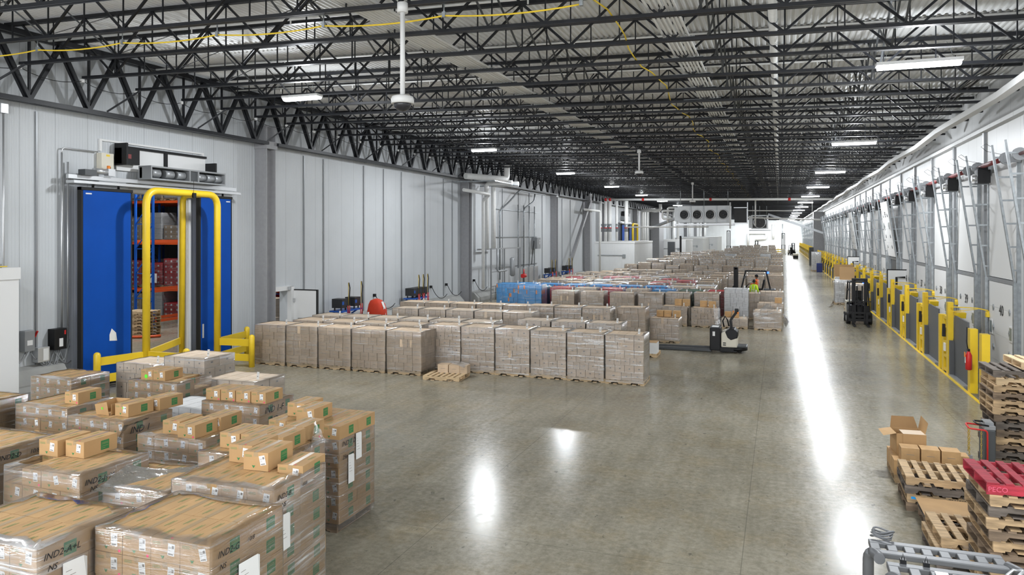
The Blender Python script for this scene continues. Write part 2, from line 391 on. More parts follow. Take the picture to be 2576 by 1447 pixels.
# ---------------------------------------------------------------- columns, girders, joists
YC = [24.65 + 20.4*i for i in range(-2, 10)]
for i, yc in enumerate(YC):
    if yc < 0: continue
    t = thing('steel_column', 'grey steel column at the left wall, %s from the camera' % nth(i-1 if i else 0), 'column', (-19.6, yc, 0), 0, 'left wall columns', 'structure')
    b = MB(); b.box(-.28,-.28,0,.28,-.25,9.0).box(-.28,.25,0,.28,.28,9.0).box(-.02,-.25,0,.02,.25,9.0); b.ob('column_shaft', F['gcol'], t)
    b = MB(); b.box(-.32,-.34,8.05,.32,.34,8.35); b.ob('bracket', F['gcol'], t)
for i, yc in enumerate(YC[:-1]):
    y0, y1 = yc, YC[i+1]
    t = thing('girder_truss', 'deep black girder truss on the left wall, %s bay' % nth(i), 'truss', (-19.35, y0, 0), 0, 'wall girder trusses', 'structure')
    L_ = y1 - y0
    if i == 0:
        g0 = []
        b = MB(); b.box(-.17,.3,8.2,-.03,L_-.3,8.32).box(.03,.3,8.2,.17,L_-.3,8.32); g0.append(b.ob('bottom_chord', F['black'], t))
        b = MB(); b.box(-.17,0,10.0,-.03,L_,10.14).box(.03,0,10.0,.17,L_,10.14); g0.append(b.ob('top_chord', F['black'], t))
        for j in range(11):
            ya = L_/11*j; ym = ya + L_/22; yb = ya + L_/11
            b = MB(); b.bar((-.05,ya,10.0),(-.05,ym,8.3),.10,.12).bar((.05,ya,10.0),(.05,ym,8.3),.05,.10); g0.append(b.ob('web_diagonal', F['black'], t))
            b = MB(); b.bar((0,yb,10.0),(0,ym,8.3),.13,.11); g0.append(b.ob('web_diagonal', F['black'], t))
            b = MB(); b.bar((0,ym,8.3),(0,ym,10.0),.06,.06); g0.append(b.ob('web_post', F['black'], t))
    else:
        for o in g0:
            c = o.copy(); COL.objects.link(c); c.parent = t
# joists
JX0, JX1 = -19.2, 6.05
def zb(x): return jz(x)
b = MB(); b.bar((JX0+.35,-.04,zb(JX0+.35)+.03),(JX1,-.04,zb(JX1)+.03),.055,.065).bar((JX0+.35,.04,zb(JX0+.35)+.03),(JX1,.04,zb(JX1)+.03),.055,.065)
b.bar((JX0+.35,0,zb(JX0)+.055),(JX1,0,zb(JX1)+.055),.13,.012); ME_BC = b.mesh('bottom_chord', F['black'])
b = MB(); b.bar((JX0-.2,0,zb(JX0-.2)+1.09),(XR+.4,0,zb(XR+.4)+1.09),.13,.085); ME_TC = b.mesh('top_chord', F['black'])
webs = []; NP = 11; pw = (JX1-JX0-.8)/NP
for i in range(NP):
    xa = JX0+.4+pw*i; xm = xa+pw/2; xb_ = xa+pw
    webs.append(('web_diagonal', MB().bar((xa,0,zb(xa)+1.05),(xm,0,zb(xm)+.05),.046,.046).mesh('web_diagonal', F['black'])))
    webs.append(('web_diagonal', MB().bar((xm,0,zb(xm)+.05),(xb_,0,zb(xb_)+1.05),.046,.046).mesh('web_diagonal', F['black'])))
    webs.append(('web_post', MB().bar((xm+.02,0,zb(xm)+.05),(xm+.02,0,zb(xm)+1.05),.026,.026).mesh('web_post', F['black'])))
    if i: webs.append(('web_post', MB().bar((xa,0,zb(xa)+.05),(xa,0,zb(xa)+1.05),.026,.026).mesh('web_post', F['black'])))
b = MB()
for nm, me in webs:
    b.add([tuple(v.co) for v in me.vertices], [tuple(p.vertices) for p in me.polygons])
ME_WEB = b.mesh('web', F['black'])
JY0, JS = 13.85, 1.87
k = -1; y = JY0 - 7*JS; ji = 0
while y < YF - 1:
    t = thing('roof_joist', 'black open-web steel roof joist, %s counted from the camera' % nth(ji), 'joist', (0, y, 0), 0, 'roof joists', 'structure')
    link('bottom_chord', ME_BC, t); link('top_chord', ME_TC, t)
    if 3 <= ji < 16:
        for nm, me in webs: link(nm, me, t)
    else: link('web', ME_WEB, t)
    y += JS; ji += 1
# cross bridging runs
for q, x in enumerate((-15.6, -9.2, -5.6, -1.4, 2.2)):
    b = MB(); y = JY0 - 7*JS
    while y + JS < YF - 1:
        z0 = jz(x)+.06; z1 = jz(x)+1.05
        b.bar((x,y,z0),(x,y+JS,z1),.045,.012).bar((x+.06,y,z1),(x+.06,y+JS,z0),.045,.012); y += JS
    o = b.ob('joist_bridging', F['dgrey']); tag(o, 'grey cross bridging between the joists, %s run from the left wall' % nth(q), 'bridging', 'joist bridging', 'structure')
# short struts from girder to joist ends (knee angles)
q = 0; y = JY0 - 6*JS
while y < 60:
    b = MB(); b.bar((-19.3, y-.7, 8.35), (-18.6, y, jz(-18.6)+.05), .05, .05)
    tag(b.ob('knee_brace', F['black']), 'thin black brace from wall girder to joist end, %s' % nth(q), 'brace', 'girder knee braces', 'structure'); q += 1; y += 2*JS
# sprinkler branch pipes under the deck
q = 0; y = JY0 - 4*JS + .9
while y < 110:
    b = MB(); b.cyl((-19.0,y,jz(-19)+.86),(XR-.3,y,jz(XR)+.86),.028,8)
    for x in range(-17, 6, 3): b.cyl((x,y,jz(x)+.86),(x,y,jz(x)+.74),.02,6)
    tag(b.ob('sprinkler_pipe', F['wpipe']), 'white sprinkler branch pipe under the deck, %s from the camera' % nth(q), 'pipe', 'sprinkler branch pipes'); q += 1; y += 2*JS
# bundles of white conduits along the hall on trapeze struts
def bundle(x, n, sp, r, name):
    t = thing('conduit_bundle', name, 'conduits', (x, 0, 0))
    for i in range(n):
        xx = (i-(n-1)/2)*sp; z = jz(x+xx)+.16
        b = MB(); pts = []; y = -1.0; q = 0
        while y < YF-20:
            pts.append((xx + .012*sin(q*1.7+i), y, z+.006*sin(q*2.1+i*2))); y += JS*3; q += 1
        b.tube(pts, r, 7); b.ob('conduit', F['wpipe'], t)
    y = JY0 - 5*JS + .22; q = 0
    while y < YF-20 and q < 98:
        b = MB(); xc = -.18; b.box(-n*sp/2-.45, y-.03, jz(x)+.075, n*sp/2+.08, y+.03, jz(x)+.125)
        b.box(-n*sp/2-.45, y-.03, jz(x)+.055, n*sp/2+.08, y-.022, jz(x)+.14)
        b.ob('strut', F['galv'], t); y += JS; q += 1
bundle(-7.45, 9, .085, .030, 'wide bundle of white conduits on struts, the run nearer the left wall')
bundle(-2.05, 7, .085, .030, 'narrower bundle of white conduits on struts, near the middle of the roof')
b = MB(); b.cyl((-.12,-1,jz(0)+.33),(-.12,YF-15,jz(0)+.33),.085,14)
t = thing('roof_pipe', 'thick white pipe running the length of the roof', 'pipe')
b.ob('pipe_run', F['wpipe'], t)
for i in range(40):
    y = 12 + i*JS*1.0
    b = MB(); b.tube([(-.12-.1*cos(a), y, jz(0)+.33+.1*sin(a)) for a in [pi+pi*j/8 for j in range(9)]], .007, 6)
    b.cyl((-.22,y,jz(0)+.33),(-.22,y,jz(0)+1.1),.006,6); b.ob('pipe_hanger', F['galv'], t)
# yellow cord hung from hooks along a joist and down the hall
def sag(p, q, d, n=8):
    p = Vector(p); q = Vector(q); return [p.lerp(q, i/n) - Vector((0,0,d*4*(i/n)*(1-i/n))) for i in range(n)]
t = thing('yellow_cable', 'yellow cable slung in loops below a near roof joist', 'cable')
xs = [-18.9,-16.2,-13.6,-11.0,-8.4,-5.8,-3.2]; pts = []
for a, c in zip(xs[:-1], xs[1:]): pts += sag((a,12.3,jz(a)-.13),(c,12.3,jz(c)-.13),.07)
pts.append((xs[-1],12.3,jz(xs[-1])-.13)); b = MB(); b.tube(pts,.016,6); b.ob('cord', F['ycord'], t)
for a in xs:
    b = MB(); b.cyl((a,12.3,jz(a)-.15),(a,12.3,jz(a)+.1),.012,6).box(a-.03,12.27,jz(a)-.16,a+.03,12.33,jz(a)-.06); b.ob('hook', F['galv'], t)
t = thing('yellow_cable', 'thin yellow cable running down the middle of the roof', 'cable')
pts = []; y = 6.0; i = 0
while y < 90:
    pts.append((-3.1+.12*sin(i*.9), y, jz(-3.1)+.10-.05*(i%2))); y += JS/2; i += 1
MB().tube(pts,.016,6).ob('cord', F['ycord'], t)
t = thing('black_wire', 'thin black wire looping along the left wall girder', 'wire')
pts = []; y = 11.98
while y < 62: pts += sag((-18.9,y,jz(-18.9)-.06),(-18.9,y+JS,jz(-18.9)-.06),.16,6); y += JS
MB().tube(pts,.01,5).ob('wire_run', F['blk'], t)
y = 11.98; q = 0
while y < 62:
    b = MB(); b.box(-18.94,y-.04,jz(-18.9)-.1,-18.86,y+.04,jz(-18.9)-.01); b.ob('clip', F['white'], t); y += JS
# cable channels above the docks, stepping along the hall
def channel(name, label, x, z, w_, h_, mat, jog=.045):
    b = MB(); y = 10.0; pts = []; i = 0
    while y < YF-4:
        pts.append((x - .06*(i % 2), y, z + (jog if i % 2 else -jog*.3))); y += 4.5 if i % 2 else 7.5; i += 1
    for p, q in zip(pts[:-1], pts[1:]): b.bar(p, (q[0], q[1]+.02, q[2]), w_, h_)
    tag(b.ob(name, mat), label, 'duct')
channel('cable_duct', 'long white duct stepping along under the joists above the docks', 5.35, 8.20, .22, .17, F['white'])
b = MB(); pts = []
for i in range(60):
    pts.append((5.0+.05*sin(i*1.3), 14+i*1.4, jz(5)+.18+.06*sin(i*2.2)))
t = thing('cable_bunch', 'bunch of black cables lying across the joist ends', 'cables')
for j in range(5):
    MB().tube([(p[0]-.06*j+.03*sin(i*.8+j), p[1], p[2]+.05*sin(i*1.1+j*2)) for i, p in enumerate(pts)], .014, 5).ob('cable', F['blk'], t)
# ---------------------------------------------------------------- lights
def area(parent, loc, sx, sy, wt, col=(.92,.96,1.0)):
    l = bpy.data.lights.new('lamp_light', 'AREA'); l.shape = 'RECTANGLE'; l.size = sx; l.size_y = sy; l.energy = wt; l.color = col
    o = bpy.data.objects.new('lamp_light', l); COL.objects.link(o); o.location = loc; o.parent = parent; return o
def fixture(L_):
    t = thing('ceiling_light', 'x', 'ceiling light', (0,0,0))
    b = MB(); b.box(-L_/2,-.16,0,L_/2,.16,.07); b.ob('housing', F['white'], t)
    b = MB()
    prof = [(-.15,0),(-.12,-.06),(-.05,-.085),(.05,-.085),(.12,-.06),(.15,0)]
    b.prism(prof, 'x', -L_/2+.03, L_/2-.03); b.ob('diffuser', F['emit'], t)
    for s_ in (-1, 1):
        b = MB(); b.cyl((s_*(L_/2-.15),0,.07),(s_*(L_/2-.3),.0,.45),.006,5); b.ob('suspension_wire', F['galv'], t)
    area(t, (0,0,-.10), L_, .3, LIGHT_W)
    l = bpy.data.lights.new('lamp_glow', 'POINT'); l.energy = GLOW_W; l.shadow_soft_size = .14; l.color = (.92,.96,1.0)
    o = bpy.data.objects.new('lamp_glow', l); COL.objects.link(o); o.location = (0,0,-.24); o.parent = t
    return t
LL = fixture(1.3); LR = fixture(1.7)
fl = 0; fr_ = 0
ys = [19.2 + 14.96*i for i in range(-2, 14)]
for i, y in enumerate(ys):
    loc = (-13.9, y, jz(-13.9)-.12); lab = 'glowing linear ceiling light in the row nearer the left wall, %s from the camera' % nth(i)
    if i == 0: LL.location = loc; LL['label'] = lab; LL['group'] = 'left row of ceiling lights'
    else: dup(LL, loc, 0, lab, 'left row of ceiling lights')
ys = [18.4 + 14.96*i for i in range(-2, 14)]
for i, y in enumerate(ys):
    loc = (2.9, y, jz(2.9)-.16); lab = 'glowing linear ceiling light in the row over the aisle, %s from the camera' % nth(i)
    if i == 0: LR.location = loc; LR['label'] = lab; LR['group'] = 'aisle row of ceiling lights'
    else: dup(LR, loc, 0, lab, 'aisle row of ceiling lights')

for i, (x, y) in enumerate(((-10.5,218.5),(-5.0,218.5),(.0,218.5),(4.0,218.5))):  # extra fixtures outside the two rows, added to brighten the end wall
    dup(LL, (x, y, jz(x)-.12), 0, 'added ceiling light brightening the end wall, %s from the left' % nth(i), 'added lights brightening the end wall')
# ================================================================ freezer beyond the big door
b = MB(); b.box(-50,8,9.5,-20.3,50,9.7); struct(b.ob('ceiling_freezer', F['gcol']), 'grey freezer ceiling seen through the open blue doors')
b = MB(); b.box(-50.2,8,0,-50,50,9.7).box(-50,7.8,0,-20.3,8,9.7).box(-50,50,0,-20.3,50.2,9.7); struct(b.ob('wall_freezer', F['gcol']), 'dim freezer walls behind the pallet racks')
for q, (x, y) in enumerate(((-25,23),(-30,20.5),(-27.5,28.3))):  # lamps out of view, added so the freezer interior is lit
    t = thing('unseen_freezer_light', 'unseen freezer lamp added to light the racks, %s' % nth(q), 'ceiling light', (x, y, 9.3), 0, 'added freezer lamps')
    MB().box(-.7,-.15,0,.7,.15,.1).ob('housing', F['white'], t); MB().box(-.68,-.13,-.03,.68,.13,0).ob('diffuser', F['emit'], t)
    area(t, (0,0,-.08), 1.4, .3, FREEZER_W)
def stringer(b, y0, y1, L, z, h, m=0, nx=0.0):
    P = [(-L/2,z),(-L/2+.15*L,z),(-L/2+.17*L,z+.045),(-L/2+.33*L,z+.045),(-L/2+.35*L,z),(L/2-.35*L,z),(L/2-.33*L,z+.045),(L/2-.17*L,z+.045),(L/2-.15*L,z),(L/2,z),(L/2,z+h),(-L/2,z+h)]
    b.prism(P, 'y', y0, y1, m)
def pallet_parts(L=1.22, W=1.02):
    # stringers run along x (notched sides face y), deck boards run along y
    st = []
    for yy in (-W/2, -.02, W/2-.04):
        b = MB(); stringer(b, yy, yy+.04, L, .018, .104); st.append(b)
    top = MB(); bot = MB()
    for i, xx in enumerate((-.5,-.335,-.17,0,.17,.335,.5)):
        wd = .135 if i in (0,6) else .092
        x = xx*(L-.135); top.box(x-wd/2,-W/2,.122,x+wd/2,W/2,.141)
    for xx in (-.5,-.27,0,.27,.5):
        x = xx*(L-.135); bot.box(x-.06,-W/2,0,x+.06,W/2,.018)
    return st, top, bot
def mesh_join(bs):
    o = MB()
    for b in bs: o.add(b.v, b.f, 0)
    return o
st_, tp_, bt_ = pallet_parts()
ME_PAL = {k: mesh_join(st_+[tp_, bt_]).mesh('pallet', F[k]) for k in ('wood','woodl','woodd')}
ME_PP = {k: ([s.mesh('stringer', F[k]) for s in st_], tp_.mesh('top_deck', F[k]), bt_.mesh('bottom_deck', F[k])) for k in ('wood','woodl','woodd','woodg','woodr')}
def pallet(label, loc, rz=0.0, k='wood', group='empty pallets', k2=None):
    t = thing('wooden_pallet', label, 'pallet', loc, rz, group)
    S, T, B_ = ME_PP[k]
    for s in S: link('stringer', s, t)
    link('top_deck', ME_PP[k2 or k][1], t); link('bottom_deck', B_, t); return t
# pallet racking
def frame(x, y0, y1, h, mat):
    b = MB(); b.box(x-.05,y0-.04,0,x+.05,y0+.04,h).box(x-.05,y1-.04,0,x+.05,y1+.04,h)
    z = .3; s_ = 0
    while z + 1.2 < h:
        b.bar((x,y0,z),(x,y1,z),.04); b.bar((x,y0 if s_ else y1,z),(x,y1 if s_ else y0,z+1.2),.04); z += 1.2
    return b
rack_q = 0
def rack(x0, nb, y, lv, label):
    global rack_q
    t = thing('pallet_rack', label, 'rack', (x0, y, 0)); W = 2.75
    fm = frame(0, 0, 1.1, 8.0, None).mesh('upright_frame', F['bsteel'])
    bm = MB().box(.05,-.07,0,W-.05,-.02,.13).box(.05,1.12,0,W-.05,1.17,.13).mesh('beam', F['osteel'])
    for i in range(nb+1): link('upright_frame', fm, t, (i*W,0,0))
    for i in range(nb):
        for z in lv: link('beam', bm, t, (i*W,0,z))
    return t
LV = (1.55, 4.05, 6.3)
rack(-41, 6, 31.0, LV, 'orange and blue pallet racking facing the blue doors, front row')
rack(-41, 6, 34.0, LV, 'orange and blue pallet racking behind the front rack row')
def simple_load(name, label, x, y, z, mat, w=1.15, d=1.05, h=1.2, group='loads on the freezer racks', film='film', rz=0.0, face='label'):
    t = thing(name, label, 'pallet load', (x, y, z), rz, group)
    link('pallet', ME_PAL['wood'], t)
    b = MB(); nz = max(1, round((h)/.28)); nx = 3
    for k_ in range(nz):
        zz = .142 + k_*(h/nz)
        for i in range(nx):
            xx = -w/2 + i*w/nx; b.box(xx+.004,-d/2,zz+.003,xx+w/nx-.004,0,zz+h/nz-.004); b.box(xx+.004,0.004,zz+.003,xx+w/nx-.004,d/2,zz+h/nz-.004)
            if face: b.box(xx+.1,-d/2-.002,zz+.1,xx+.2,-d/2,zz+.2,1)
    b.ob('cartons_block', [F[mat], F[face or 'label']], t)
    if film: link('stretch_wrap', wrap_mesh(w, d, h, film), t, (0,0,.142))
    return t
WR = {}
def wrap_mesh(w, d, h, film, seed=0, lip=.09, sag_=.012):
    key = (round(w,2), round(d,2), round(h,2), film, seed)
    if key in WR: return WR[key]
    R = random.Random(seed*31+7); b = MB(); g = .012
    per = []; r = .035
    for cx, cy, a0 in ((w/2,-d/2,-pi/2),(w/2,d/2,0),(-w/2,d/2,pi/2),(-w/2,-d/2,pi)):
        ix = cx + g - r if cx > 0 else cx - g + r; iy = cy + g - r if cy > 0 else cy - g + r
        for j in range(3):
            a = a0 + pi/2*j/2; per.append((ix + r*cos(a), iy + r*sin(a)))
        nx_, ny_ = {-pi/2:(0,1),0:(-1,0),pi/2:(0,-1),pi:(1,0)}[a0]
        L_ = d if nx_ == 0 else w
        for j in range(1, 7):
            q = per[-1] if j == 1 else q0
            q0 = q; t_ = j/7; off = -R.uniform(0, sag_)*sin(pi*t_)
            per.append((q[0] + nx_*(L_-2*r+2*g)*t_ + ny_*(off)*-1*(-1 if 0 else 1), q[1] + ny_*(L_-2*r+2*g)*t_ - nx_*off))
    n = len(per); zs = [-.08] + [h*i/7 for i in range(0, 8)]
    vs = []
    for z in zs:
        for (x, y) in per:
            k_ = 1 + R.uniform(-.004, .004); vs.append((x*k_, y*k_, z + R.uniform(-.004,.004)))
    for (x, y) in per:   # lip folded over the top
        l = lip*R.uniform(.5, 1.25); vs.append((x - (l if x > 0 else -l) * min(1, abs(x)/(w/2)), y - (l if y > 0 else -l) * min(1, abs(y)/(d/2)), h + .012 + R.uniform(0,.008)))
    fs = []
    for i in range(len(zs)):
        for j in range(n): fs.append((i*n+j, i*n+(j+1)%n, (i+1)*n+(j+1)%n, (i+1)*n+j))
    b.add(vs, fs, 0, True); WR[key] = b.mesh('stretch_wrap', F[film]); return WR[key]
rk = rack(-28.35, 1, 27.4, (.35, 1.8, 4.2, 6.6), 'blue braced rack end standing nearest behind the freezer doors'); rk.rotation_euler.z = pi/2
q = 0
for (z, row) in ((4.2, ('wcart','tan','tan','wcart','wcart','tan')), (1.7, ('rcart','rcart','wcart','rcart','rcart','rcart')), (0, ('wcart','rcart','gcart','gcart','rcart','tan')), (6.45, ('tan','wcart','tan','wcart','tan','wcart'))):
    for i in range(12):
        m_ = row[i % 6]; x = -40.4 + i*1.375 + (.0 if i % 2 else .08)
        if x < -38: continue
        hh = (1.3,.75,1.45,1.2)[(i*7+int(z*3)) % 4]
        simple_load('racked_load', {'wcart':'white wrapped','tan':'tan carton','rcart':'red carton','gcart':'green carton'}[m_]+' load on the front freezer rack, %s level, %s place' % ({0:'floor',1.7:'first',4.2:'second',6.45:'top'}[z], nth(i-2)), x, 31.55, z, m_, h=hh)
    for i in range(12):
        x = -40.4 + i*1.375
        if x < -39 or (z == 6.45): continue
        m_ = ('rcart','rcart','wcart')[(i+int(z)) % 3] if z < 4 else 'wcart'
        simple_load('racked_load', {'wcart':'white','rcart':'red'}[m_]+' carton load on the rear freezer rack, %s level, %s place' % ({0:'floor',1.7:'first',4.2:'second'}[z], nth(i-1)), x, 34.55, z, m_, h=1.3, film=None)
# pallet stack on the freezer floor inside a curved orange floor guard
for i in range(8):
    pallet('pale empty pallet just beyond the blue doors, %s up in the low stack' % nth(i), (-27.3+.02*(i%3), 25.7, i*.142), .12, 'woodl' if i % 2 else 'wood', 'freezer pallet stack')
b = MB(); b.tube([(-27.5+1.6*cos(a),25.9+1.2*sin(a),.07) for a in [-pi*.9+pi*.8*j/14 for j in range(15)]], .06, 8)
tag(b.ob('floor_guard', F['osteel']), 'curved orange floor guard around the freezer pallet stack', 'guard')
b = MB(); b.box(-31.9,30.55,2.0,-31.4,30.6,2.5); tag(b.ob('hanging_sign', F['label']), 'small white sign hanging on the freezer rack', 'sign')
# ================================================================ blue sliding freezer doors
def sliding_door(X, ya, yb, h, leafL, leafR, label, full=True):
    t = thing('freezer_door', label, 'door', (X, 0, 0))
    for nm, (y0, y1), edge in (('left', leafL, 1), ('right', leafR, 0)):
        b = MB(); b.box(.40,y0+.06,.12,.55,y1-.06,h-.03); lf = b.ob('door_leaf', F['blue'], t, bevel=.01)
        b = MB(); b.box(.38,y0,.06,.54,y0+.06,h+.06).box(.38,y1-.06,.06,.54,y1,h+.06).box(.38,y0,h-.03,.57,y1,h+.06).box(.38,y0,.04,.54,y1,.12)
        b.ob('gasket', F['rub'], lf)
        b = MB(); b.cyl((.47,(y0*.75+y1*.25),h+.06),(.47,(y0*.75+y1*.25),h+.22),.035,8).cyl((.47,(y0*.25+y1*.75),h+.06),(.47,(y0*.25+y1*.75),h+.22),.035,8); b.ob('hanger', F['blk'], lf)
    b = MB(); b.box(.30,leafL[0]-.3,h+.16,.62,leafR[1]+.4,h+.24).box(.30,leafL[0]-.3,h+.30,.40,leafR[1]+.4,h+.42); b.ob('door_track', F['alu'], t)
    b = MB(); b.box(.0,ya-.14,0,.06,ya,h+.1).box(.0,yb,0,.06,yb+.14,h+.1).box(0,ya-.14,h,.06,yb+.14,h+.14)
    b.box(-.4,yb-.02,0,0,yb,h).box(-.4,ya,0,0,ya+.02,h); b.ob('door_casing', F['white'], t)
    return t
d = sliding_door(XL, 17.85, 20.75, 5.95, (16.06, 17.88), (20.78, 22.42), 'tall blue sliding freezer door standing open on a black edged track')
lf = [c for c in KIDS(d) if c.name.startswith('door_leaf')]
b = MB(); b.tube([(.60, 17.52+.14*cos(a), .62+.14*sin(a)) for a in [2*pi*j/14 for j in range(15)]], .03, 8); b.disk((.57,17.52,.62),.1,14,0,'x'); b.ob('door_pull', F['alu'], lf[0])
b = MB(); b.add([(.556,17.02,1.33),(.556,17.30,1.30),(.556,17.26,1.55),(.556,17.1,1.70),(.556,17.02,1.52)], [(0,1,2,3,4)]); b.ob('torn_sticker', F['label'], lf[0])
b = MB(); b.box(.55,16.2,5.80,.557,16.4,5.84); b.ob('white_tag', F['label'], lf[0])
b = MB(); b.box(.55,22.1,5.80,.557,22.3,5.84).box(.55,20.9,.9,.557,20.97,1.4); b.ob('white_tag', F['label'], lf[1])
# motor, control boxes, frame and air curtain over the door
t = thing('door_motor', 'silver gear motor on the track above the blue door', 'motor', (-19.45, 16.9, 6.42))
MB().cyl((0,-.35,.1),(0,.12,.1),.09,12).box(-.09,.1,-.02,.09,.35,.2).ob('motor_body', F['alu'], t); MB().box(-.14,-.75,-.06,.14,-.35,.12).ob('drive_box', F['dgrey'], t); MB().cyl((-.02,.2,.18),(-.02,.2,.3),.05,8).ob('knob', F['ocart'], t)
t = thing('control_panel', 'off white control box beside the air curtain brackets', 'box', (XL+.12, 17.25, 6.85))
MB().box(-.11,-.22,-.28,.1,.22,.28).ob('cabinet', F['cream'], t); MB().box(.1,-.05,.18,.104,.08,.24,0).ob('sticker', F['ycord'], t); MB().box(.1,.05,-.2,.12,.1,-.14).ob('switch', F['blk'], t)
t = thing('air_curtain', 'long grey air curtain with fan rollers over the freezer door', 'air curtain', (-19.3, 18.4, 6.38))
b = MB(); b.box(-.25,-.1,0,.28,3.3,.05).box(-.25,-.1,.40,.28,3.3,.45).box(-.25,-.1,.05,-.2,3.3,.4)
for y in (-.1,1.55,1.95,3.25): b.box(-.2,y,.05,.28,y+.05,.4)
b.ob('casing', F['ggrey'], t)
for y in (.05,.62,1.12,2.05,2.5,2.9):
    b = MB(); b.cyl((.06,y,.22),(.06,y+.36,.22),.14,14); b.ob('fan_roller', F['ggrey'], t)
b = MB(); b.box(-.2,-.1,.05,-.1,3.3,.4).box(.0,1.62,.05,.24,1.95,.4); b.ob('inner_box', F['dgrey'], t)
t = thing('header_frame', 'black bracket frame around white panels above the air curtain', 'frame', (XL+.05, 17.6, 6.75))
b = MB(); b.box(0,.05,.05,.5,.12,.75).box(0,3.95,-.15,.5,4.02,.45).box(.02,.1,.62,.10,3.95,.70).box(.02,2.0,-.05,.1,2.12,.62).box(0,.05,.1,.30,.75,.6,0); b.ob('frame_bars', F['blk'], t)
b = MB(); b.box(0,.1,-.1,.03,3.95,.64); b.ob('white_panel', F['white'], t)
b = MB(); b.box(.3,.30,.28,.305,.42,.42); b.ob('red_mark', F['redb'], t)
b = MB(); b.box(XL,17.1,7.52,XL+.07,21.5,7.58).box(XL,17.1,7.2,XL+.07,17.18,7.52).box(XL,21.42,7.0,XL+.07,21.5,7.52); tag(b.ob('panel_trim', F['white']), 'white trim rectangle on the wall above the blue door', 'trim')
# yellow goalpost guard and rails round the door
def bend(P, r=.35, n=5):
    out = [Vector(P[0])]
    for i in range(1, len(P)-1):
        p0, p1, p2 = Vector(P[i-1]), Vector(P[i]), Vector(P[i+1]); a = (p0-p1).normalized(); c = (p2-p1).normalized()
        s = p1 + a*r; e = p1 + c*r
        for k in range(n+1):
            u = k/n; out.append(s*(1-u)**2 + p1*2*u*(1-u) + e*u*u)
    out.append(Vector(P[-1])); return out
def goalpost(x, ya, yb, h, r, label, full=True):
    t = thing('goalpost_guard', label, 'guard rail')
    MB().tube(bend([(x,ya,0),(x,ya,h),(x,yb,h),(x,yb,0)], .45, 7), r, 14).ob('portal_tube', F['yel'], t)
    return t
t = goalpost(-18.55, 17.66, 20.75, 5.98, .115, 'big yellow goalpost guard with rails in front of the blue freezer door')
MB().tube(bend([(-18.55,20.25,5.98),(-19.8,20.45,5.98),(-19.95,20.55,0)], .3, 5), .1, 12).ob('inner_post', F['yel'], t)
def bollard(x, y, h=1.12, r=.1):
    b = MB(); b.tube([(x,y,0),(x,y,h-.08),(x,y,h-.03),(x,y,h)], [r,r,r*.8,r*.3], 14); b.ob('short_post', F['yel'], t)
for x, y in ((-18.9,16.2),(-17.0,17.7),(-17.2,20.9),(-18.9,22.7)): bollard(x, y)
def rail(p, q, h=.24):
    for z in (.32, .84):
        b = MB(); b.bar((p[0],p[1],z),(q[0],q[1],z),.06,h); b.ob('guard_rail', F['yel'], t)
rail((-18.9,16.2),(-18.55,17.66)); rail((-18.55,17.66),(-17.0,17.7)); rail((-18.55,20.75),(-17.2,20.9)); rail((-18.55,20.75),(-18.9,22.7)); rail((-18.6,17.66),(-19.95,20.5),.22)
MB().box(-18.45,19.45,5.83,-18.38,19.58,5.99).cyl((-18.42,19.5,5.8),(-18.42,19.5,6.4),.006,5).ob('sensor', F['blk'], t)
# ---------------------------------------------------------------- vestibule corner, boxes and cables at far left
b = MB(); b.box(-19.88,12.2,0,-18.45,13.5,3.72); b.box(-19.9,12.15,3.45,-18.42,13.53,3.75); t = b.ob('vestibule_box', F['white']); tag(t, 'white panel vestibule corner at the edge of the picture, left of the junction boxes', 'enclosure')
t = thing('junction_box', 'small grey box lying on top of the white vestibule', 'box', (-18.8,13.0,3.75)); MB().box(-.15,-.2,0,.15,.2,.1).ob('casing', F['ggrey'], t); MB().cyl((.1,-.2,.03),(.2,.3,.03),.015,6).ob('cable', F['ycord'], t)
def wallbox(name, label, y, z, w_, h_, d_, mat, kids=()):
    t = thing(name, label, 'electrical box', (XL, y, z)); MB().box(0,-w_/2,-h_/2,d_,w_/2,h_/2).ob('cabinet', mat, t, bevel=.01)
    for nm, mm, bb in kids: MB().box(*bb).ob(nm, mm, t)
    return t
t = wallbox('disconnect_switch', 'grey disconnect switch with red handle on the wall left of the door', 14.72, 1.62, .30, .58, .22, F['ggrey'], (('sticker', F['label'], (.22,-.08,-.12,.224,.08,.02)),))
MB().cyl((.12,.15,.1),(.12,.24,.1),.03,8).bar((.12,.22,.1),(.2,.24,.25),.04,.04).ob('red_handle', F['red'], t)
wallbox('junction_box', 'light grey junction box below the two switch boxes', 15.12, 1.18, .36, .42, .24, F['alu'], (('paper_label', F['label'], (.24,-.02,-.17,.244,.14,.17)),))
wallbox('controller_box', 'black controller box with paper label left of the blue door', 15.62, 1.56, .40, .60, .26, F['blk'], (('paper_label', F['label'], (.26,-.04,-.22,.264,.08,.02)),('warning_sticker', F['red'], (.26,.12,.12,.264,.17,.24))))
t = thing('cable_loops', 'tangle of grey flexible cables hanging between the wall boxes', 'cables')
for (y0,z0,y1,z1,dp) in ((14.1,1.5,14.65,1.3,.35),(14.78,1.3,15.0,1.1,.10),(15.05,.98,15.5,1.24,.28),(15.2,.98,15.62,1.24,.35),(15.55,1.24,16.0,1.5,.45),(15.68,1.24,15.95,1.9,.6),(15.5,1.24,16.05,.85,.2),(15.7,1.24,15.3,.95,.3),(15.2,1.0,16.0,1.3,.6)):
    pts = [(XL+.14+.05*sin(pi*u/8), y0+(y1-y0)*u/8, z0+(z1-z0)*u/8 - dp*sin(pi*u/8)) for u in range(9)]
    MB().tube(pts, .018, 6).ob('cable', F['ggrey'], t)
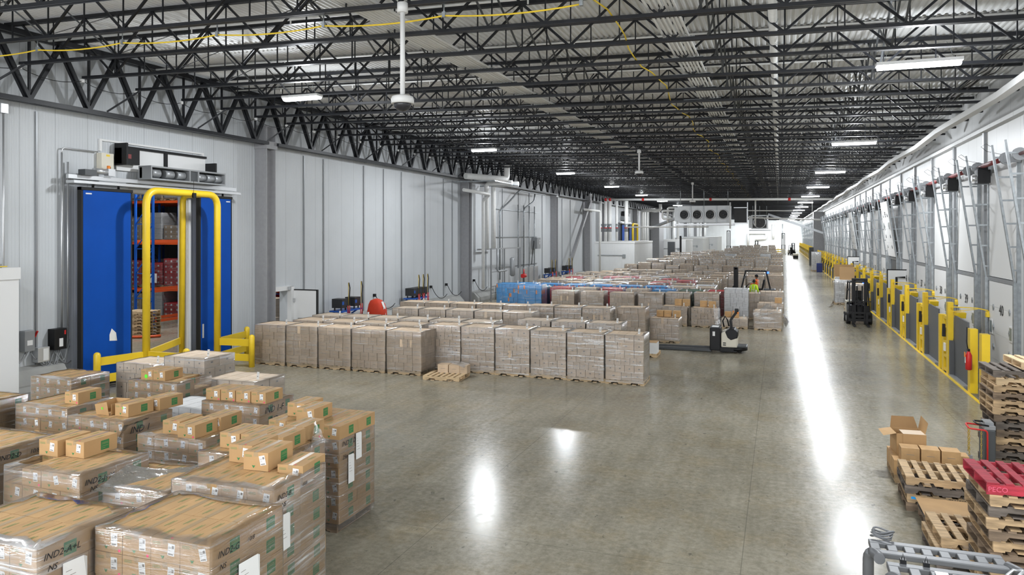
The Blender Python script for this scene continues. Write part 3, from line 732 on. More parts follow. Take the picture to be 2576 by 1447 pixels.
for q, (y, z0, z1, x2) in enumerate(((14.05,1.4,8.1,0),(15.78,1.85,7.0,0),(15.98,1.5,6.75,0))):
    b = MB(); b.cyl((XL+.1,y,z0),(XL+.1,y,z1),.028,8)
    if q == 1: b.tube(bend([(XL+.1,y,7.0),(XL+.1,y,7.15),(XL+.1,17.0,7.15)],.1,4),.02,8)
    if q == 0: b.box(XL,13.95,7.9,XL+.16,14.15,8.15)
    tag(b.ob('wall_pipe', F['alu']), ['thin silver conduit at the far left of the wall, below a white junction box','silver conduit rising from the black box and turning over the door','silver conduit immediately left of the blue door'][q], 'pipe')
t = thing('coving_block', 'grey curved concrete plinth at the wall below the junction boxes', 'plinth', (XL, 14.6, 0)); MB().prism([(0,0),(.5,0),(.5,.45),(.25,.82),(0,.9)],'y',-.6,1.15).ob('plinth_body', F['conc'], t)
# ---------------------------------------------------------------- personnel door
t = thing('cooler_door', 'small white cooler door standing open beside the grey column', 'door', (XL, 25.35, 0))
MB().box(0,-.16,0,.1,0,2.36).box(0,1.1,0,.22,1.30,2.36).box(0,-.16,2.2,.1,1.30,2.38).ob('door_casing', F['white'], t)
lf = MB().box(.18,1.28,.08,1.35,1.36,2.2).ob('door_leaf', F['white'], t)
MB().box(.18,1.26,2.2,1.38,1.38,2.24).box(1.35,1.26,.05,1.39,1.38,2.24).ob('gasket', F['rub'], lf)
MB().cyl((.5,1.25,.95),(.5,1.25,.55),.02,8).box(.45,1.22,.95,.7,1.28,1.02).box(1.0,1.22,.9,1.15,1.28,1.0).ob('latch', F['alu'], lf)
MB().box(.1,1.0,2.22,.2,1.3,2.36).box(.2,1.2,1.7,.28,1.3,1.85).ob('hinge', F['alu'], t)
simple_load('racked_load', 'tan carton load seen through the small open cooler door', -22.3, 28.3, 0, 'tan', h=1.5, w=1.3, group=None); simple_load('racked_load', 'low tan carton load just inside the small cooler door', -21.6, 27.0, 0, 'tan', h=.75, group=None)
# ---------------------------------------------------------------- battery charging stations
def station(y, n, label, flip=0):
    t = thing('charging_station', label, 'charging stand', (-19.15, y, 0))
    fr = MB().box(-.35,-.9,1.02,.35,.9,1.08).bar((-.3,-.6,0),(-.3,-.6,1.02),.08,.08).bar((-.3,.6,0),(-.3,.6,1.02),.08,.08).bar((-.3,-.6,.7),(.2,-.6,1.02),.06,.06).bar((-.3,.6,.7),(.2,.6,1.02),.06,.06).bar((-.3,-.8,.3),(-.3,.8,.3),.06,.06)
    fr.ob('stand', F['bsteel'], t)
    for i in range(n):
        yy = -.55 + i*1.1/(max(1,n-1)) if n > 1 else 0
        c = MB().box(-.28,yy-.25,1.2,.26,yy+.25,1.62).box(-.2,yy-.2,1.08,-.15,yy-.15,1.2).box(.15,yy+.15,1.08,.2,yy+.2,1.2).box(.15,yy-.2,1.08,.2,yy-.15,1.2).ob('battery_charger', F['batt'], t)
        MB().box(.26,yy-.22,1.35,.266,yy-.08,1.5).ob('blue_badge', F['bsteel'], c)
        p = MB().cyl((.25,yy+.32,1.08),(.25,yy+.32,2.35),.018,6).ob('cable_mast', F['gold'], t)
        MB().tube([(.26,yy+.34,2.35),(.29,yy+.38,2.1),(.28,yy+.36,1.75),(.3,yy+.35,1.3),(.33,yy+.3,.8),(.33,yy+.2,.5)], .025, 6).ob('battery_cable', F['cloth'], p)
        MB().tube([(.35,yy+.1,1.3),(.4,yy+.05,.9),(.38,yy-.05,.7),(.36,yy+.1,.6),(.38,yy+.2,.9),(.36,yy+.25,1.3)], .02, 6).ob('red_lead', F['red'], p)
    return t
station(29.9, 2, 'blue charging stand with two black chargers beside the red covered unit')
station(37.0, 3, 'blue charging stand with three black chargers, before the second column')
station(62.6, 2, 'blue charging stand in front of the brace, nearer of the pair')
station(68.2, 2, 'blue charging stand behind the brace, farther of the pair')
t = thing('covered_unit', 'red orange fabric cover with white label strip beside the charging stand', 'covered machine', (-18.45, 31.5, 0)); t.scale = (.85,.9,1.0); t.location.z = 0.0
b = MB(); 
sec = [(.42,.30,.25,0),(.52,.42,.5,0),(.50,.42,.9,.0),(.42,.36,1.2,-.02),(.30,.26,1.38,-.05),(.10,.1,1.46,-.05)]
vs = []; n = 16
for a_, c_, z, ox in sec:
    for j in range(n):
        th = 2*pi*j/n; e = .55; cx_ = math.copysign(abs(cos(th))**e, cos(th)); cy_ = math.copysign(abs(sin(th))**e, sin(th))
        vs.append((ox + a_*cx_*(1+.02*sin(j*3+z*9)), c_*cy_*1.05, z))
b.add(vs, [(i*n+j, i*n+(j+1)%n, (i+1)*n+(j+1)%n, (i+1)*n+j) for i in range(len(sec)-1) for j in range(n)] + [tuple(range(n*(len(sec)-1), n*len(sec)))], 0, True)
b.ob('cover', F['wcloth'], t)
MB().add([(.515,-.1,.5),(.515,.12,.5),(.47,.12,1.05),(.47,-.1,1.05),(.33,.12,1.33),(.33,-.1,1.33)], [(0,1,2,3),(3,2,4,5)]).ob('label_strip', F['label'], t)
MB().bar((.3,.3,.28),(.45,.4,0),.03).bar((-.3,.3,.28),(-.45,.4,0),.03).bar((.3,-.3,.28),(.45,-.4,0),.03).bar((-.3,-.3,.28),(-.45,-.4,0),.03).ob('stand_legs', F['blk'], t)
# plug cords hanging on the wall
for q, y in enumerate((28.0, 33.6, 40.2, 42.4, 46.9)):
    b = MB(); b.box(XL,y-.06,1.35,XL+.14,y+.06,1.5); b.tube(sag((XL+.14,y,1.4),(XL+.5,y+1.4,.9),.45)+[(XL+.5,y+1.4,.9)], .018, 6)
    tag(b.ob('plug_cord', F['cloth']), 'black plug and drooping cord on the left wall, %s from the blue door' % nth(q), 'cord', 'wall plug cords')
# ---------------------------------------------------------------- pipes, meters and cabinets around the second column
t = thing('refrigerant_pipes', 'pair of thick white insulated pipes dropping beside the second column', 'pipes')
for y in (47.4, 48.7):
    MB().tube(bend([(-19.1,y,3.6),(-19.1,y,8.15),(-17.2,y,8.15)],.25,4), .17, 12).ob('insulated_pipe', F['wpipe'], t)
MB().tube(bend([(-18.9,43.3,8.35),(-17.4,46.9,8.35),(-17.4,46.9,9.3)],.3,4),.2,12).ob('insulated_pipe', F['wpipe'], t)
MB().tube(bend([(-18.9,43.0,7.45),(-18.3,46.0,7.3),(-18.9,46.3,6.9),(-18.9,46.3,.9)],.2,4),.11,10).ob('drain_pipe', F['wpipe'], t)
MB().bar((-19.8,43.3,8.0),(-16.9,43.3,8.0),.08).bar((-19.8,47.9,8.0),(-16.9,47.9,8.0),.08).bar((-16.9,43.3,8.0),(-16.9,47.9,8.0),.06).ob('pipe_rack', F['galv'], t)
t = thing('pipe_stand', 'grey tube frame with tank and valves between the white pipes and wall cabinets', 'frame', (-18.6, 47.0, 0))
MB().bar((0,0,0),(0,0,3.6),.09,.09).bar((0,2.6,0),(0,2.6,3.6),.09,.09).bar((-1,0,3.55),(-1,2.6,3.55),.09,.09).bar((0,0,3.6),(0,6.0,3.6),.09,.09).bar((0,6.0,0),(0,6.0,3.6),.09,.09).bar((0,0,2.0),(0,3.2,2.0),.06,.06).bar((0,0,1.0),(0,6.0,1.05),.07,.07).bar((0,0,.55),(0,2.6,.6),.07,.07).ob('frame_tubes', F['ggrey'], t)
MB().tube([(0,4.3,1.5),(0,4.3,1.6),(0,4.3,2.8),(0,4.3,2.92)], [.1,.2,.2,.08], 12).ob('tank', F['ggrey'], t)
MB().tube(bend([(0,1.2,3.6),(0,1.2,2.0),(0,3.0,2.0)],.2,4),.07,8).ob('elbow_pipe', F['ggrey'], t)
for i in range(9): MB().cyl((.05,.5+i*.24,1.0),(.05,.5+i*.24,.05),.02,6).ob('drop_tube', F['blk'] if i % 2 else F['galv'], t)
t = thing('valve', 'red valve on a pipe beside the grey tank', 'valve', (-18.6, 53.9, 1.4)); MB().cyl((0,-.35,0),(0,.3,.0),.16,12).cyl((0,.0,.1),(0,0,.5),.05,8).ob('valve_body', F['red'], t); MB().cyl((0,0,.5),(0,0,-1.4),.04,8).ob('stem', F['blk'], t)
for q, y in enumerate((55.8, 57.2, 58.6, 60.0)):
    t = wallbox('electrical_cabinet', 'tall grey cabinet at the wall foot, %s of the row of four' % nth(q), y, 1.15, .9, 1.5, .35, F['alu']); t['group'] = 'wall cabinets'
    MB().cyl((.15,0,.75),(.15,0,7.0-1.15),.045,8).ob('riser', F['galv'], t)
t = thing('conduit_rack', 'grey strut grid of risers on the wall above the cabinets', 'conduits', (XL+.06, 51.5, 0))
for z in (2.1, 4.4, 6.5): MB().bar((0,-.4,z),(0,9.5,z),.05).ob('strut', F['galv'], t)
MB().tube(bend([(.12,.1,1.2),(.12,.1,6.4),(.5,1.4,7.2),(.9,2.2,8.0),(.9,9,8.0)],.4,4),.065,10).ob('riser', F['galv'], t)
MB().tube(bend([(.12,5.6,1.9),(.12,5.6,6.7),(.5,7.2,7.4),(.5,7.4,8.1)],.3,4),.06,8).ob('riser', F['galv'], t)
t = wallbox('heater_box', 'grey wall mounted box with vents left of the diagonal brace', 60.2, 3.85, 1.0, .95, .5, F['ggrey'], (('vent', F['alu'], (.5,.1,-.1,.51,.3,.1)),('vent', F['alu'], (.5,.1,.15,.51,.3,.3))))
MB().tube([(.2,-.5,.2),(.3,-.8,0),(.2,-.85,-.8),(.1,-.8,-1.8)], .03, 6).ob('cable', F['blk'], t)
b = MB(); b.bar((-19.2,67.4,.2),(-19.2,77.6,8.2),.28,.34); tag(b.ob('diagonal_brace', F['gcol']), 'large grey diagonal steel brace between two wall columns', 'brace', None, 'structure')
b = MB(); b.box(-19.7,77.2,0,-19.1,78.0,9); tag(b.ob('steel_column', F['gcol']), 'grey column at the top of the diagonal brace', 'column', None, 'structure')
# ---------------------------------------------------------------- white enclosures at the wall
def enclosure(y0, y1, x1, h, label):
    t = thing('wall_enclosure', label, 'enclosure', (0,0,0))
    MB().box(-19.9,y0,0,x1,y1,h).ob('enclosure_body', F['enc'], t)
    MB().box(-19.9,y0-.03,h-.18,x1+.03,y1+.03,h+.02).ob('cap_trim', F['white'], t)
    MB().box(-19.5,y0-.06,h*.58,x1-1.2,y0-.02,h*.60).box(x1-1.35,y0-.08,h*.52,x1-1.0,y0-.02,h*.62).ob('wall_bracket', F['galv'], t)
enclosure(82.5, 95, -15.3, 3.78, 'white ribbed enclosure past the diagonal brace')
enclosure(128, 139, -15.0, 3.7, 'white enclosure behind the first one, at the left wall')
enclosure(150, 164, -14.2, 3.9, 'pale grey enclosure, middle one at the far left')
enclosure(166, 178, -12.6, 4.1, 'pale enclosure farthest along the left wall')
t = thing('riser_pipes', 'row of white pipes with red bands rising above the ribbed enclosure', 'pipes')
for q, (x, r) in enumerate(((-19.3,.2),(-18.7,.2),(-18.2,.2),(-17.4,.14),(-16.3,.22))):
    p = MB().cyl((x,82.3+.6,3.81),(x,82.9,8.4),r,12).ob('pipe', F['wpipe'], t)
    MB().cyl((x,82.9,4.9),(x,82.9,5.8),r+.01,12).ob('metal_sleeve', F['galv'], p); MB().cyl((x,82.9,5.3),(x,82.9,5.4),r+.02,12).ob('red_band', F['red'], p)
sliding_door(XL, 97.5, 100.5, 5.9, (95.6,97.5), (100.5,102.4), 'second blue freezer door above the ribbed enclosure, far along the wall')
goalpost(-18.3, 97.4, 100.8, 6.0, .14, 'yellow goalpost guard at the second freezer door')
t = thing('air_curtain', 'small grey air curtain over the second freezer door', 'air curtain', (-19.58,97.2,6.5)); MB().box(-.3,0,0,.3,3.6,.5).ob('casing', F['ggrey'], t); MB().box(-.2,.2,.6,.2,1.2,1.2).box(-.2,2.0,.6,.2,3.4,1.0).ob('bracket', F['blk'], t)
t = thing('refrigerant_pipes', 'group of white insulated pipes at the third wall bay', 'pipes')
for y in (108, 110, 112.5): MB().tube(bend([(-18.9,y,1.0),(-18.9,y,8.2),(-17.0,y,8.2)],.3,4),.2,10).ob('insulated_pipe', F['wpipe'], t)
MB().tube(bend([(-18.5,105,8.0),(-15.8,105,8.0),(-15.8,105,8.9)],.3,4),.22,10).ob('insulated_pipe', F['wpipe'], t)
t = thing('refrigerant_pipes', 'thin white drain pipe beside the ribbed enclosure', 'pipes')
MB().tube(bend([(-19.0,74.5,7.2),(-18.7,80.0,7.2),(-18.7,80.0,.3)],.3,4),.12,10).ob('drain_pipe', F['wpipe'], t)
for q, (y, x) in enumerate(((140,-18.6),(146,-18.6),(160,-18.0),(168,-16.5),(174,-16))):
    b = MB(); b.cyl((x,y,0.0 if q < 2 else 4.16),(x,y,9.6),.25,8); tag(b.ob('riser_pipe', F['wpipe']), 'white riser above the far enclosures, %s' % nth(q), 'pipe', 'far riser pipes')
b = MB(); b.box(-19.8,121,0,-18.4,126,8.2); tag(b.ob('wall_pier', F['gcol']), 'broad grey pier on the left wall beyond the white pipes', 'pier', None, 'structure')
# main pipe crossing the hall with red couplings
t = thing('main_pipe', 'white main pipe with red couplings crossing the hall under the roof', 'pipe')
MB().cyl((-18.9,83.3,8.62),(5.5,83.3,8.28),.13,12).cyl((-18.5,83.3,8.6),(-18.5,83.3,3.8),.16,12).ob('pipe_run', F['wpipe'], t)
for x in (-18.9,-18.4,-14.6,-7.2,.9): MB().cyl((x,83.3,8.62-.014*(x+18.9)),(x+.25,83.3,8.62-.014*(x+19)),.17,12).ob('coupling', F['red'], t)
# ---------------------------------------------------------------- evaporator unit coolers
def cooler(x0, y, z0, n, w_, h_, label, depth=2.2):
    t = thing('unit_cooler', label, 'cooler', (x0, y, z0)); W = n*w_
    MB().box(0,.05,0,W,depth,h_).box(-.35,.2,.15,0,depth-.2,h_-.1).ob('casing', F['coil'], t)
    MB().box(-.3,-.15,-.28,W+.35,depth,-.12).ob('drain_pan', F['alu'], t)
    for i in range(n):
        cx_ = i*w_ + w_/2; r = w_*.36
        p = MB(); p.tube([(cx_+r*cos(a), -.02, h_*.48+r*sin(a)) for a in [2*pi*j/24 for j in range(24)]], .05, 6, closed=True)
        f = p.ob('fan_ring', F['alu'], t)
        MB().disk((cx_,.035,h_*.48), r, 24).ob('fan_opening', F['fan'], f)
        q = MB(); q.sph((cx_,.0,h_*.48), .12, 8)
        for k in range(5):
            a = 2*pi*k/5; q.add([(cx_+.1*cos(a), .02, h_*.48+.1*sin(a)), (cx_+r*.9*cos(a-.2), .0, h_*.48+r*.9*sin(a-.2)), (cx_+r*.9*cos(a+.3), .03, h_*.48+r*.9*sin(a+.3))], [(0,1,2),(2,1,0)])
        q.ob('fan', F['dgrey'], f)
        if i: MB().box(i*w_-.03,-.04,-.1,i*w_+.03,.05,h_).ob('seam', F['galv'], t)
    for x in (0.2, W*.5, W-.2): MB().cyl((x,.5,h_),(x,.5,h_+2.6),.03,6).ob('hanger_rod', F['galv'], t)
    return t, W
t, W = cooler(-9.3, 73.0, 5.75, 4, 1.22, 1.62, 'large unit cooler with four round fans hanging under the roof')
MB().tube(bend([(-.3,.8,1.2),(-1.6,.8,1.2),(-1.6,.8,.4),(-.6,.8,.4)],.2,3),.1,8).tube(bend([(-.3,1,1.5),(-1.1,1,1.5),(-1.1,1,.0)],.2,3),.1,8).ob('side_pipe', F['wpipe'], t)
MB().cyl((W+.05,-.3,-.6),(W+.05,-.3,1.9),.07,8).cyl((-5,-.2,-.42),(W*.6,-.2,-.42),.07,8).ob('front_pipe', F['wpipe'], t)
MB().box(W+.4,.3,0,W+1.5,1.8,1.3).ob('coil_face', F['fan'], t); MB().bar((W+.35,.2,-.1),(W+1.6,.2,-.1),.08).bar((W+.35,.2,1.4),(W+1.6,.2,1.4),.08).bar((W+1.6,.2,-.1),(W+1.6,.2,1.9),.08).ob('pipe_frame', F['alu'], t)
t, W = cooler(-3.8, 112.0, 5.4, 1, 2.3, 2.0, 'smaller dark unit cooler hanging behind the four fan one')
MB().box(.2,-.03,.15,2.1,.03,1.85).ob('coil_face', F['fan'], t)
MB().bar((2.3,0,2.1),(9.6,0,-.6),.5,.3).ob('sloping_duct', F['ggrey'], t)
t = thing('handrail_pipe', 'white horizontal pipe run between the unit coolers', 'pipe'); MB().cyl((-4.2,90,6.6),(4.5,92,6.3),.08,8).cyl((-4.2,90,7.4),(1.5,90,7.3),.06,8).cyl((-2.6,90,5.6),(-2.6,90,jz(-2.6)+1.14),.08,8).cyl((3.6,91.8,6.3),(3.6,91.8,jz(3.6)+1.14),.03,8).ob('pipe_run', F['wpipe'], t)
t = thing('roof_bracket', 'grey sloping hanger arm left of the four fan cooler', 'bracket'); MB().bar((-14.5,88,5.3),(-10.2,83,6.6),.3,.25).ob('arm', F['ggrey'], t)
# cameras on ceiling poles
def dome(x, y, z0, z1, r, label):
    t = thing('dome_camera', label, 'camera', (x, y, z1))
    MB().cyl((0,0,.1),(0,0,z0-z1),.045,10).cyl((0,0,z0-z1-.18),(0,0,z0-z1),.10,10).ob('pole', F['white'], t)
    MB().tube([(0,0,.16),(0,0,.13),(0,0,.08),(0,0,0)], [r*.35,r*.9,r*1.0,r*.98], 20).ob('camera_housing', F['white'], t)
    b = MB(); b.sph((0,0,0), r*.78, 18, 0, (1,1,-.85)); 
    b.v = [v if v[2] <= .02 else (v[0],v[1],.02) for v in b.v]; b.ob('dome_glass', F['dome'], t)
dome(-6.42, 11.86, 8.80, 6.97, .21, 'white dome camera on a long ceiling pole, nearest one')
dome(-6.5, 36.29, 8.80, 7.6, .21, 'white dome camera on a pole above the second light row, middle one')
dome(-6.55, 60.6, 8.80, 7.2, .24, 'white dome camera on a pole in front of the four fan cooler')
# far wall details
t = thing('wall_duct', 'large white duct frame on the bright end wall', 'duct'); MB().tube(bend([(-8.5,224.6,1.5),(-8.5,224.6,5.0),(2-5.5,224.6,5.0),(-3.5,224.6,3.4),(-6.5,224.6,3.2)],.5,4),.3,10).cyl((-1.6,224.6,3.4),(-1.6,224.6,7.5),.35,10).ob('duct_run', F['white'], t)
b = MB(); b.cyl((.9,224.5,3.4),(.9,224.5,7.6),.1,8); tag(b.ob('wall_pipe', F['galv']), 'thin dark pipe on the bright end wall', 'pipe')
# ================================================================ overhead dock doors on the right
DP = 4.34; DY0 = 25.5
def leaf_mesh(num_open=False):
    return None
HP = MB()
for (yy, zz) in [(a, c) for a in (-.85, .85) for c in (.55,1.15,1.75,2.35)]:
    HP.prism([(yy-.06,zz),(yy,zz-.025),(yy+.06,zz),(yy,zz+.10)], 'x', -.03, 0); HP.prism([(yy-.05,zz),(yy,zz-.09),(yy+.05,zz)], 'x', -.03, 0)
ME_HP = HP.mesh('hinge_plate', F['galv'])
ME_LEAF = MB().box(-.01,-1.38,.0,.06,1.38,.78).box(-.01,-1.38,.785,.06,1.38,1.58).box(-.01,-1.38,1.585,.06,1.38,2.38).box(-.01,-1.38,2.385,.06,1.38,3.15).mesh('door_leaf', F['white'])
ME_WIN = MB().box(-.03,-.16,-.22,-.012,.16,.22,0).box(-.032,-.12,-.18,-.03,.12,.18,1).mesh('window', [F['white'], F['glass']])
ZT = 7.0
# a pair of leaning lift tracks with spreader rungs
def track_mesh(s):
    b = MB(); y = s*1.52
    b.bar((-.06,y,0.05),(-.06,y,3.25),.09,.12); b.bar((-.06,y,3.2),(-.62,y,ZT+.1),.055,.09, up=(0,1,0)); return b
def post_mesh(s):
    y = s*1.52; b = MB(); b.bar((.03,y,0),(.03,y,ZT-.1),.10,.06)
    return b
def rungs_mesh(s):
    b = MB(); y = s*1.52
    for z in (3.6,4.25,4.9,5.55,6.2,6.75):
        x = -.06-.56*(z-3.2)/(ZT+.1-3.2); b.bar((x,y,z),(.04,y,z),.05,.05)
    return b
ME_TR = {s: (track_mesh(s).mesh('lift_track', F['galv']), post_mesh(s).mesh('wall_post', F['galv']), rungs_mesh(s).mesh('spreader', F['galv'])) for s in (-1,1)}
ME_SH = MB().cyl((-.28,-1.5,6.72),(-.28,1.5,6.72),.045,10).cyl((-.28,-.9,6.72),(-.28,.9,6.72),.07,10).mesh('torsion_shaft', F['redb'])
ME_DR = {s: MB().cyl((-.28,s*1.52,6.72),(-.28,s*1.62,6.72),.17,18).box(-.36,s*1.62,6.6,.05,s*1.66,6.86).mesh('cable_drum', F['ggrey']) for s in (-1,1)}
ME_MO = MB().box(-.4,1.02,6.2,-.05,1.4,6.62).box(-.36,1.1,6.62,-.1,1.3,6.7).mesh('motor_box', F['blk'])
ME_MC = MB().cyl((-.42,1.05,6.35),(-.56,1.05,6.35),.09,12).mesh('motor_can', F['alu'])
ME_HEAD = MB().box(-.02,-1.5,3.16,.07,1.5,3.28).mesh('head_seal', F['ggrey'])
ME_UP = MB().box(.0,-1.4,3.3,.05,1.4,6.5).mesh('upper_panel', F['white'])
ME_WIRE = {s: MB().tube([(-.62,s*1.52,ZT+.05),(-.75,s*1.5,ZT+.15),(-.85,s*1.4,ZT+.08),(-.7,s*1.35,ZT-.05),(-.3,s*1.3,ZT-.15)], .006, 5).mesh('lift_wire', F['blk']) for s in (-1,1)}
def text(s, size, parent, loc, rot, mat, ext=.002, name='number', label=None, align='CENTER', shear=0.0):
    cu = bpy.data.curves.new(name, 'FONT'); cu.body = s; cu.size = size; cu.extrude = ext; cu.align_x = align; cu.align_y = 'CENTER'; cu.materials.append(mat); cu.shear = shear; cu.resolution_u = 2
    tmp = bpy.data.objects.new(name, cu); me = bpy.data.meshes.new_from_object(tmp); bpy.data.objects.remove(tmp)
    if not me.materials: me.materials.append(mat)
    o = bpy.data.objects.new(name, me); COL.objects.link(o); o.location = loc; o.rotation_euler = rot; o.parent = parent
    if label: o['label'] = label
    return o
OPEN = {35: 4.1, 30: 4.0}
for i in range(46):
    num = 40 - i; y = DY0 + DP*i
    if y > YF-4: break
    if 116.5 < y < 123.5: continue
    lab = ('white overhead dock door numbered %d with two small windows' % num) if i < 5 else 'white overhead dock door, %s beyond the one numbered 36' % nth(i-5)
    if num == 35: lab = 'raised white dock door numbered 35, leaning open above a dark doorway'
    if num == 30: lab = 'raised white dock door, the farther of the two raised ones'
    t = thing('dock_door', lab, 'dock door', (XR, y, 0), 0, 'overhead dock doors')
    up = OPEN.get(num)
    if up:
        lf = link('door_leaf', ME_LEAF, t, (-.12, 0, 3.35)); lf.rotation_euler = (0, -.145, 0)
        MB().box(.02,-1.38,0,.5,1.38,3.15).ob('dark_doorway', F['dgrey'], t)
        p = t
    else:
        lf = link('door_leaf', ME_LEAF, t)
    if i < 22:
        for yy, zz in ((-1.0,1.75),(1.08,1.75)):
            link('window', ME_WIN, lf, (-.005,yy,zz))
        link('hinge_plate', ME_HP, lf, (-.01,0,0))
        link('torsion_shaft', ME_SH, t); link('motor_box', ME_MO, t); link('motor_can', ME_MC, t)
        for s in (-1,1): link('cable_drum', ME_DR[s], t)
        if i < 8:
            for s in (-1,1): link('lift_wire', ME_WIRE[s], t)
    if i < 14: text(str(num), .46, lf, (-.02, 0, 2.32 if not up else 2.4), (pi/2, 0, -pi/2), F['ink'])
    for s in (-1,1):
        a, c, e = ME_TR[s]; link('lift_track', a, t); link('wall_post', c, t); link('spreader', e, t)
    link('head_seal', ME_HEAD, t); link('upper_panel', ME_UP, t)
# nearest partial door frame at the picture edge
t = thing('dock_door', 'leaning lift tracks and drum at the right picture edge, door hidden by pallets', 'dock door', (XR, DY0-DP, 0), 0, 'overhead dock doors')
link('door_leaf', ME_LEAF, t)
for s in (-1,1):
    for m_ in ME_TR[s]: link(m_.name.split('.')[0], m_, t)
link('torsion_shaft', ME_SH, t); link('cable_drum', ME_DR[1], t); link('upper_panel', ME_UP, t)
# steel wall mullions between the doors
for i in range(12):
    y = DY0 + DP*(i-.5); b = MB(); b.box(XR+.0,y-.11,0,XR+.1,y+.11,7.9)
    tag(b.ob('wall_mullion', F['wallflat'] if 0 else F['ggrey']), 'grey steel mullion between dock doors, %s from the camera' % nth(i), 'mullion', 'dock wall mullions', 'structure')
# white open cooler doors with black edges beside the raised dock doors
for q, y in enumerate((42.4, 66.0)):
    t = thing('side_door', ['white slab door with black edge below raised door 35','white slab door with black edge below the farther raised dock door'][q], 'door', (XR-.05, y, 0))
    MB().box(-.88,0,.1,-.05,.08,2.75).ob('door_leaf', F['white'], t); MB().box(-.91,-.01,2.75,-.02,.1,2.8).box(-.92,-.01,.1,-.88,.1,2.8).ob('gasket', F['rub'], t)
    MB().tube([(-.5,-.1,.2),(-.5,-.1,2.4),(-.1,-.1,2.4)], .05, 8).ob('black_pipe', F['rub'], t)
t = thing('wall_curtain', 'dark column pier standing on the dock side far down the aisle', 'pier', (0,0,0), 0, None, 'structure'); MB().box(4.85,119,0,XR+.1,121.3,8.0).ob('pier_body', F['gcol'], t)
MB().box(4.2,117.5,0,4.8,118,2.7).ob('dark_cabinet', F['dgrey'], t)
# ---------------------------------------------------------------- dock levelers: yellow posts, lattice, upright plates, lamp arms
def leveler():
    t = thing('dock_leveler', 'x', 'dock leveler')
    # local y=0 at bay centre; nearer end is -y
    b = MB(); b.box(0,-.62,0,.13,-.42,1.85); b.ob('yellow_post', F['yel'], t)     # placeholder moved below
    return t
def build_leveler(detail=True):
    t = thing('dock_leveler', 'x', 'dock leveler')
    # offsets measured from the tall post (y = 0): plate nearer (-y), lattice and short post farther (+y)
    MB().box(0,-.12,0,.16,.12,2.38).ob('tall_post', F['yel'], t)
    la = MB(); la.box(.02,.14,0,.14,.24,1.9).box(.02,.68,0,.14,.76,1.9)
    for z in (.05,.5,.95,1.4,1.78): la.box(.03,.24,z,.13,.68,z+.10)
    la.add([(.02,.7,0),(.02,.98,0),(.02,.76,1.9),(.14,.7,0),(.14,.98,0),(.14,.76,1.9)], [(0,1,2),(5,4,3),(1,4,5,2)])
    la.ob('lattice_panel', F['yel'], t)
    MB().box(0,1.02,0,.2,1.68,.0+1.86).box(.2,1.02,0,.22,1.68,1.6).ob('short_post', F['yel'], t) if False else MB().box(0,1.2,0,.18,1.42,1.86).ob('short_post', F['yel'], t)
    pl = MB(); pl.prism([(-.16,.02),(-2.25,.02),(-2.3,1.25),(-2.12,1.4),(-2.12,1.95),(-.34,1.98),(-.3,1.3),(-.16,1.15)], 'x', .14, .19)
    pl.ob('leveler_plate', F['plate'], t)
    MB().box(.02,-.30,.0,.14,-.16,1.15).ob('side_fin', F['steelg'], t)
    MB().box(.0,-2.3,0,.5,-.16,.06).ob('lip_hinge', F['ggrey'], t)
    # control box, warning lamp, white card
    MB().prism([(.16,1.05),(.62,1.05),(.5,1.62),(.3,1.7)], 'x', -.10, .02).ob('control_wedge', F['steelg'], t) if False else MB().prism([(.32,1.2),(.46,1.2),(.41,1.62),(.37,1.62)], 'x', -.07, .02).ob('control_wedge', F['blk'], t)
    MB().box(-.02,.3,.72,.02,.5,.98).ob('instruction_card', F['label'], t)
    # lamp arm
    arm = MB().bar((.08,0,2.2),(.1,-.25,2.22),.03).bar((.1,-.25,2.25),(.75,-.55,2.25),.045,.03).bar((.1,-.25,2.1),(.75,-.55,2.22),.03,.02).bar((.75,-.55,2.25),(1.0,-.7,2.2),.03).ob('lamp_arm', F['yel'], t)
    MB().cyl((.98,-.7,2.18),(1.02,-.72,2.0),.06,10).box(.93,-.8,2.0,1.08,-.65,2.12).ob('dock_lamp', F['yel'], arm)
    MB().prism([(-.42,1.9),(-.16,1.9),(-.16,2.1),(-.5,2.08)], 'x', .16, .45).ob('wedge_sign', F['yel'], t)
    return t
LV0 = build_leveler()
first = True
for i in range(45):
    y = 27.6 + DP*i
    if y > YF-8: break
    lab = 'upright grey dock plate with yellow posts %s' % ('in front of door %d' % (40-i) if i < 5 else 'at the %s door past 36' % nth(i-5))
    if 116 < y < 122: continue
    if first: LV0.location = (5.19, y, 0); LV0['label'] = lab; LV0['group'] = 'dock levelers'; first = False
    else: dup(LV0, (5.19, y, 0), 0, lab, 'dock levelers')
# near end posts with the fire extinguisher
t = thing('guard_post', 'pair of square yellow posts where the dock guards end near the pallet stack', 'post', (5.19, 23.3, 0))
MB().box(0,1.22,0,.2,1.5,1.86).ob('yellow_post', F['yel'], t); MB().box(.02,.0,0,.22,.28,1.86).ob('yellow_post', F['yel'], t); MB().box(.05,-2.6,.85,.15,-.3,.95).ob('yellow_rail', F['yel'], t)
t = thing('fire_extinguisher', 'red fire extinguisher with orange tag on the end post', 'fire extinguisher', (5.10, 24.25, .72))
MB().tube([(0,0,0),(0,0,.02),(0,0,.42),(0,0,.5),(0,0,.54)], [.06,.085,.085,.05,.03], 14).ob('cylinder_body', F['red'], t)
MB().box(-.03,-.03,.52,.03,.1,.6).tube([(0,.08,.56),(-.02,.16,.8),(0,.2,1.2)], .015, 6).ob('valve_handle', F['blk'], t)
MB().box(-.09,-.05,.2,-.084,.05,.38).ob('paper_label', F['label'], t); MB().box(-.12,-.14,.38,-.11,-.02,.52).ob('orange_tag', F['ocart'], t)
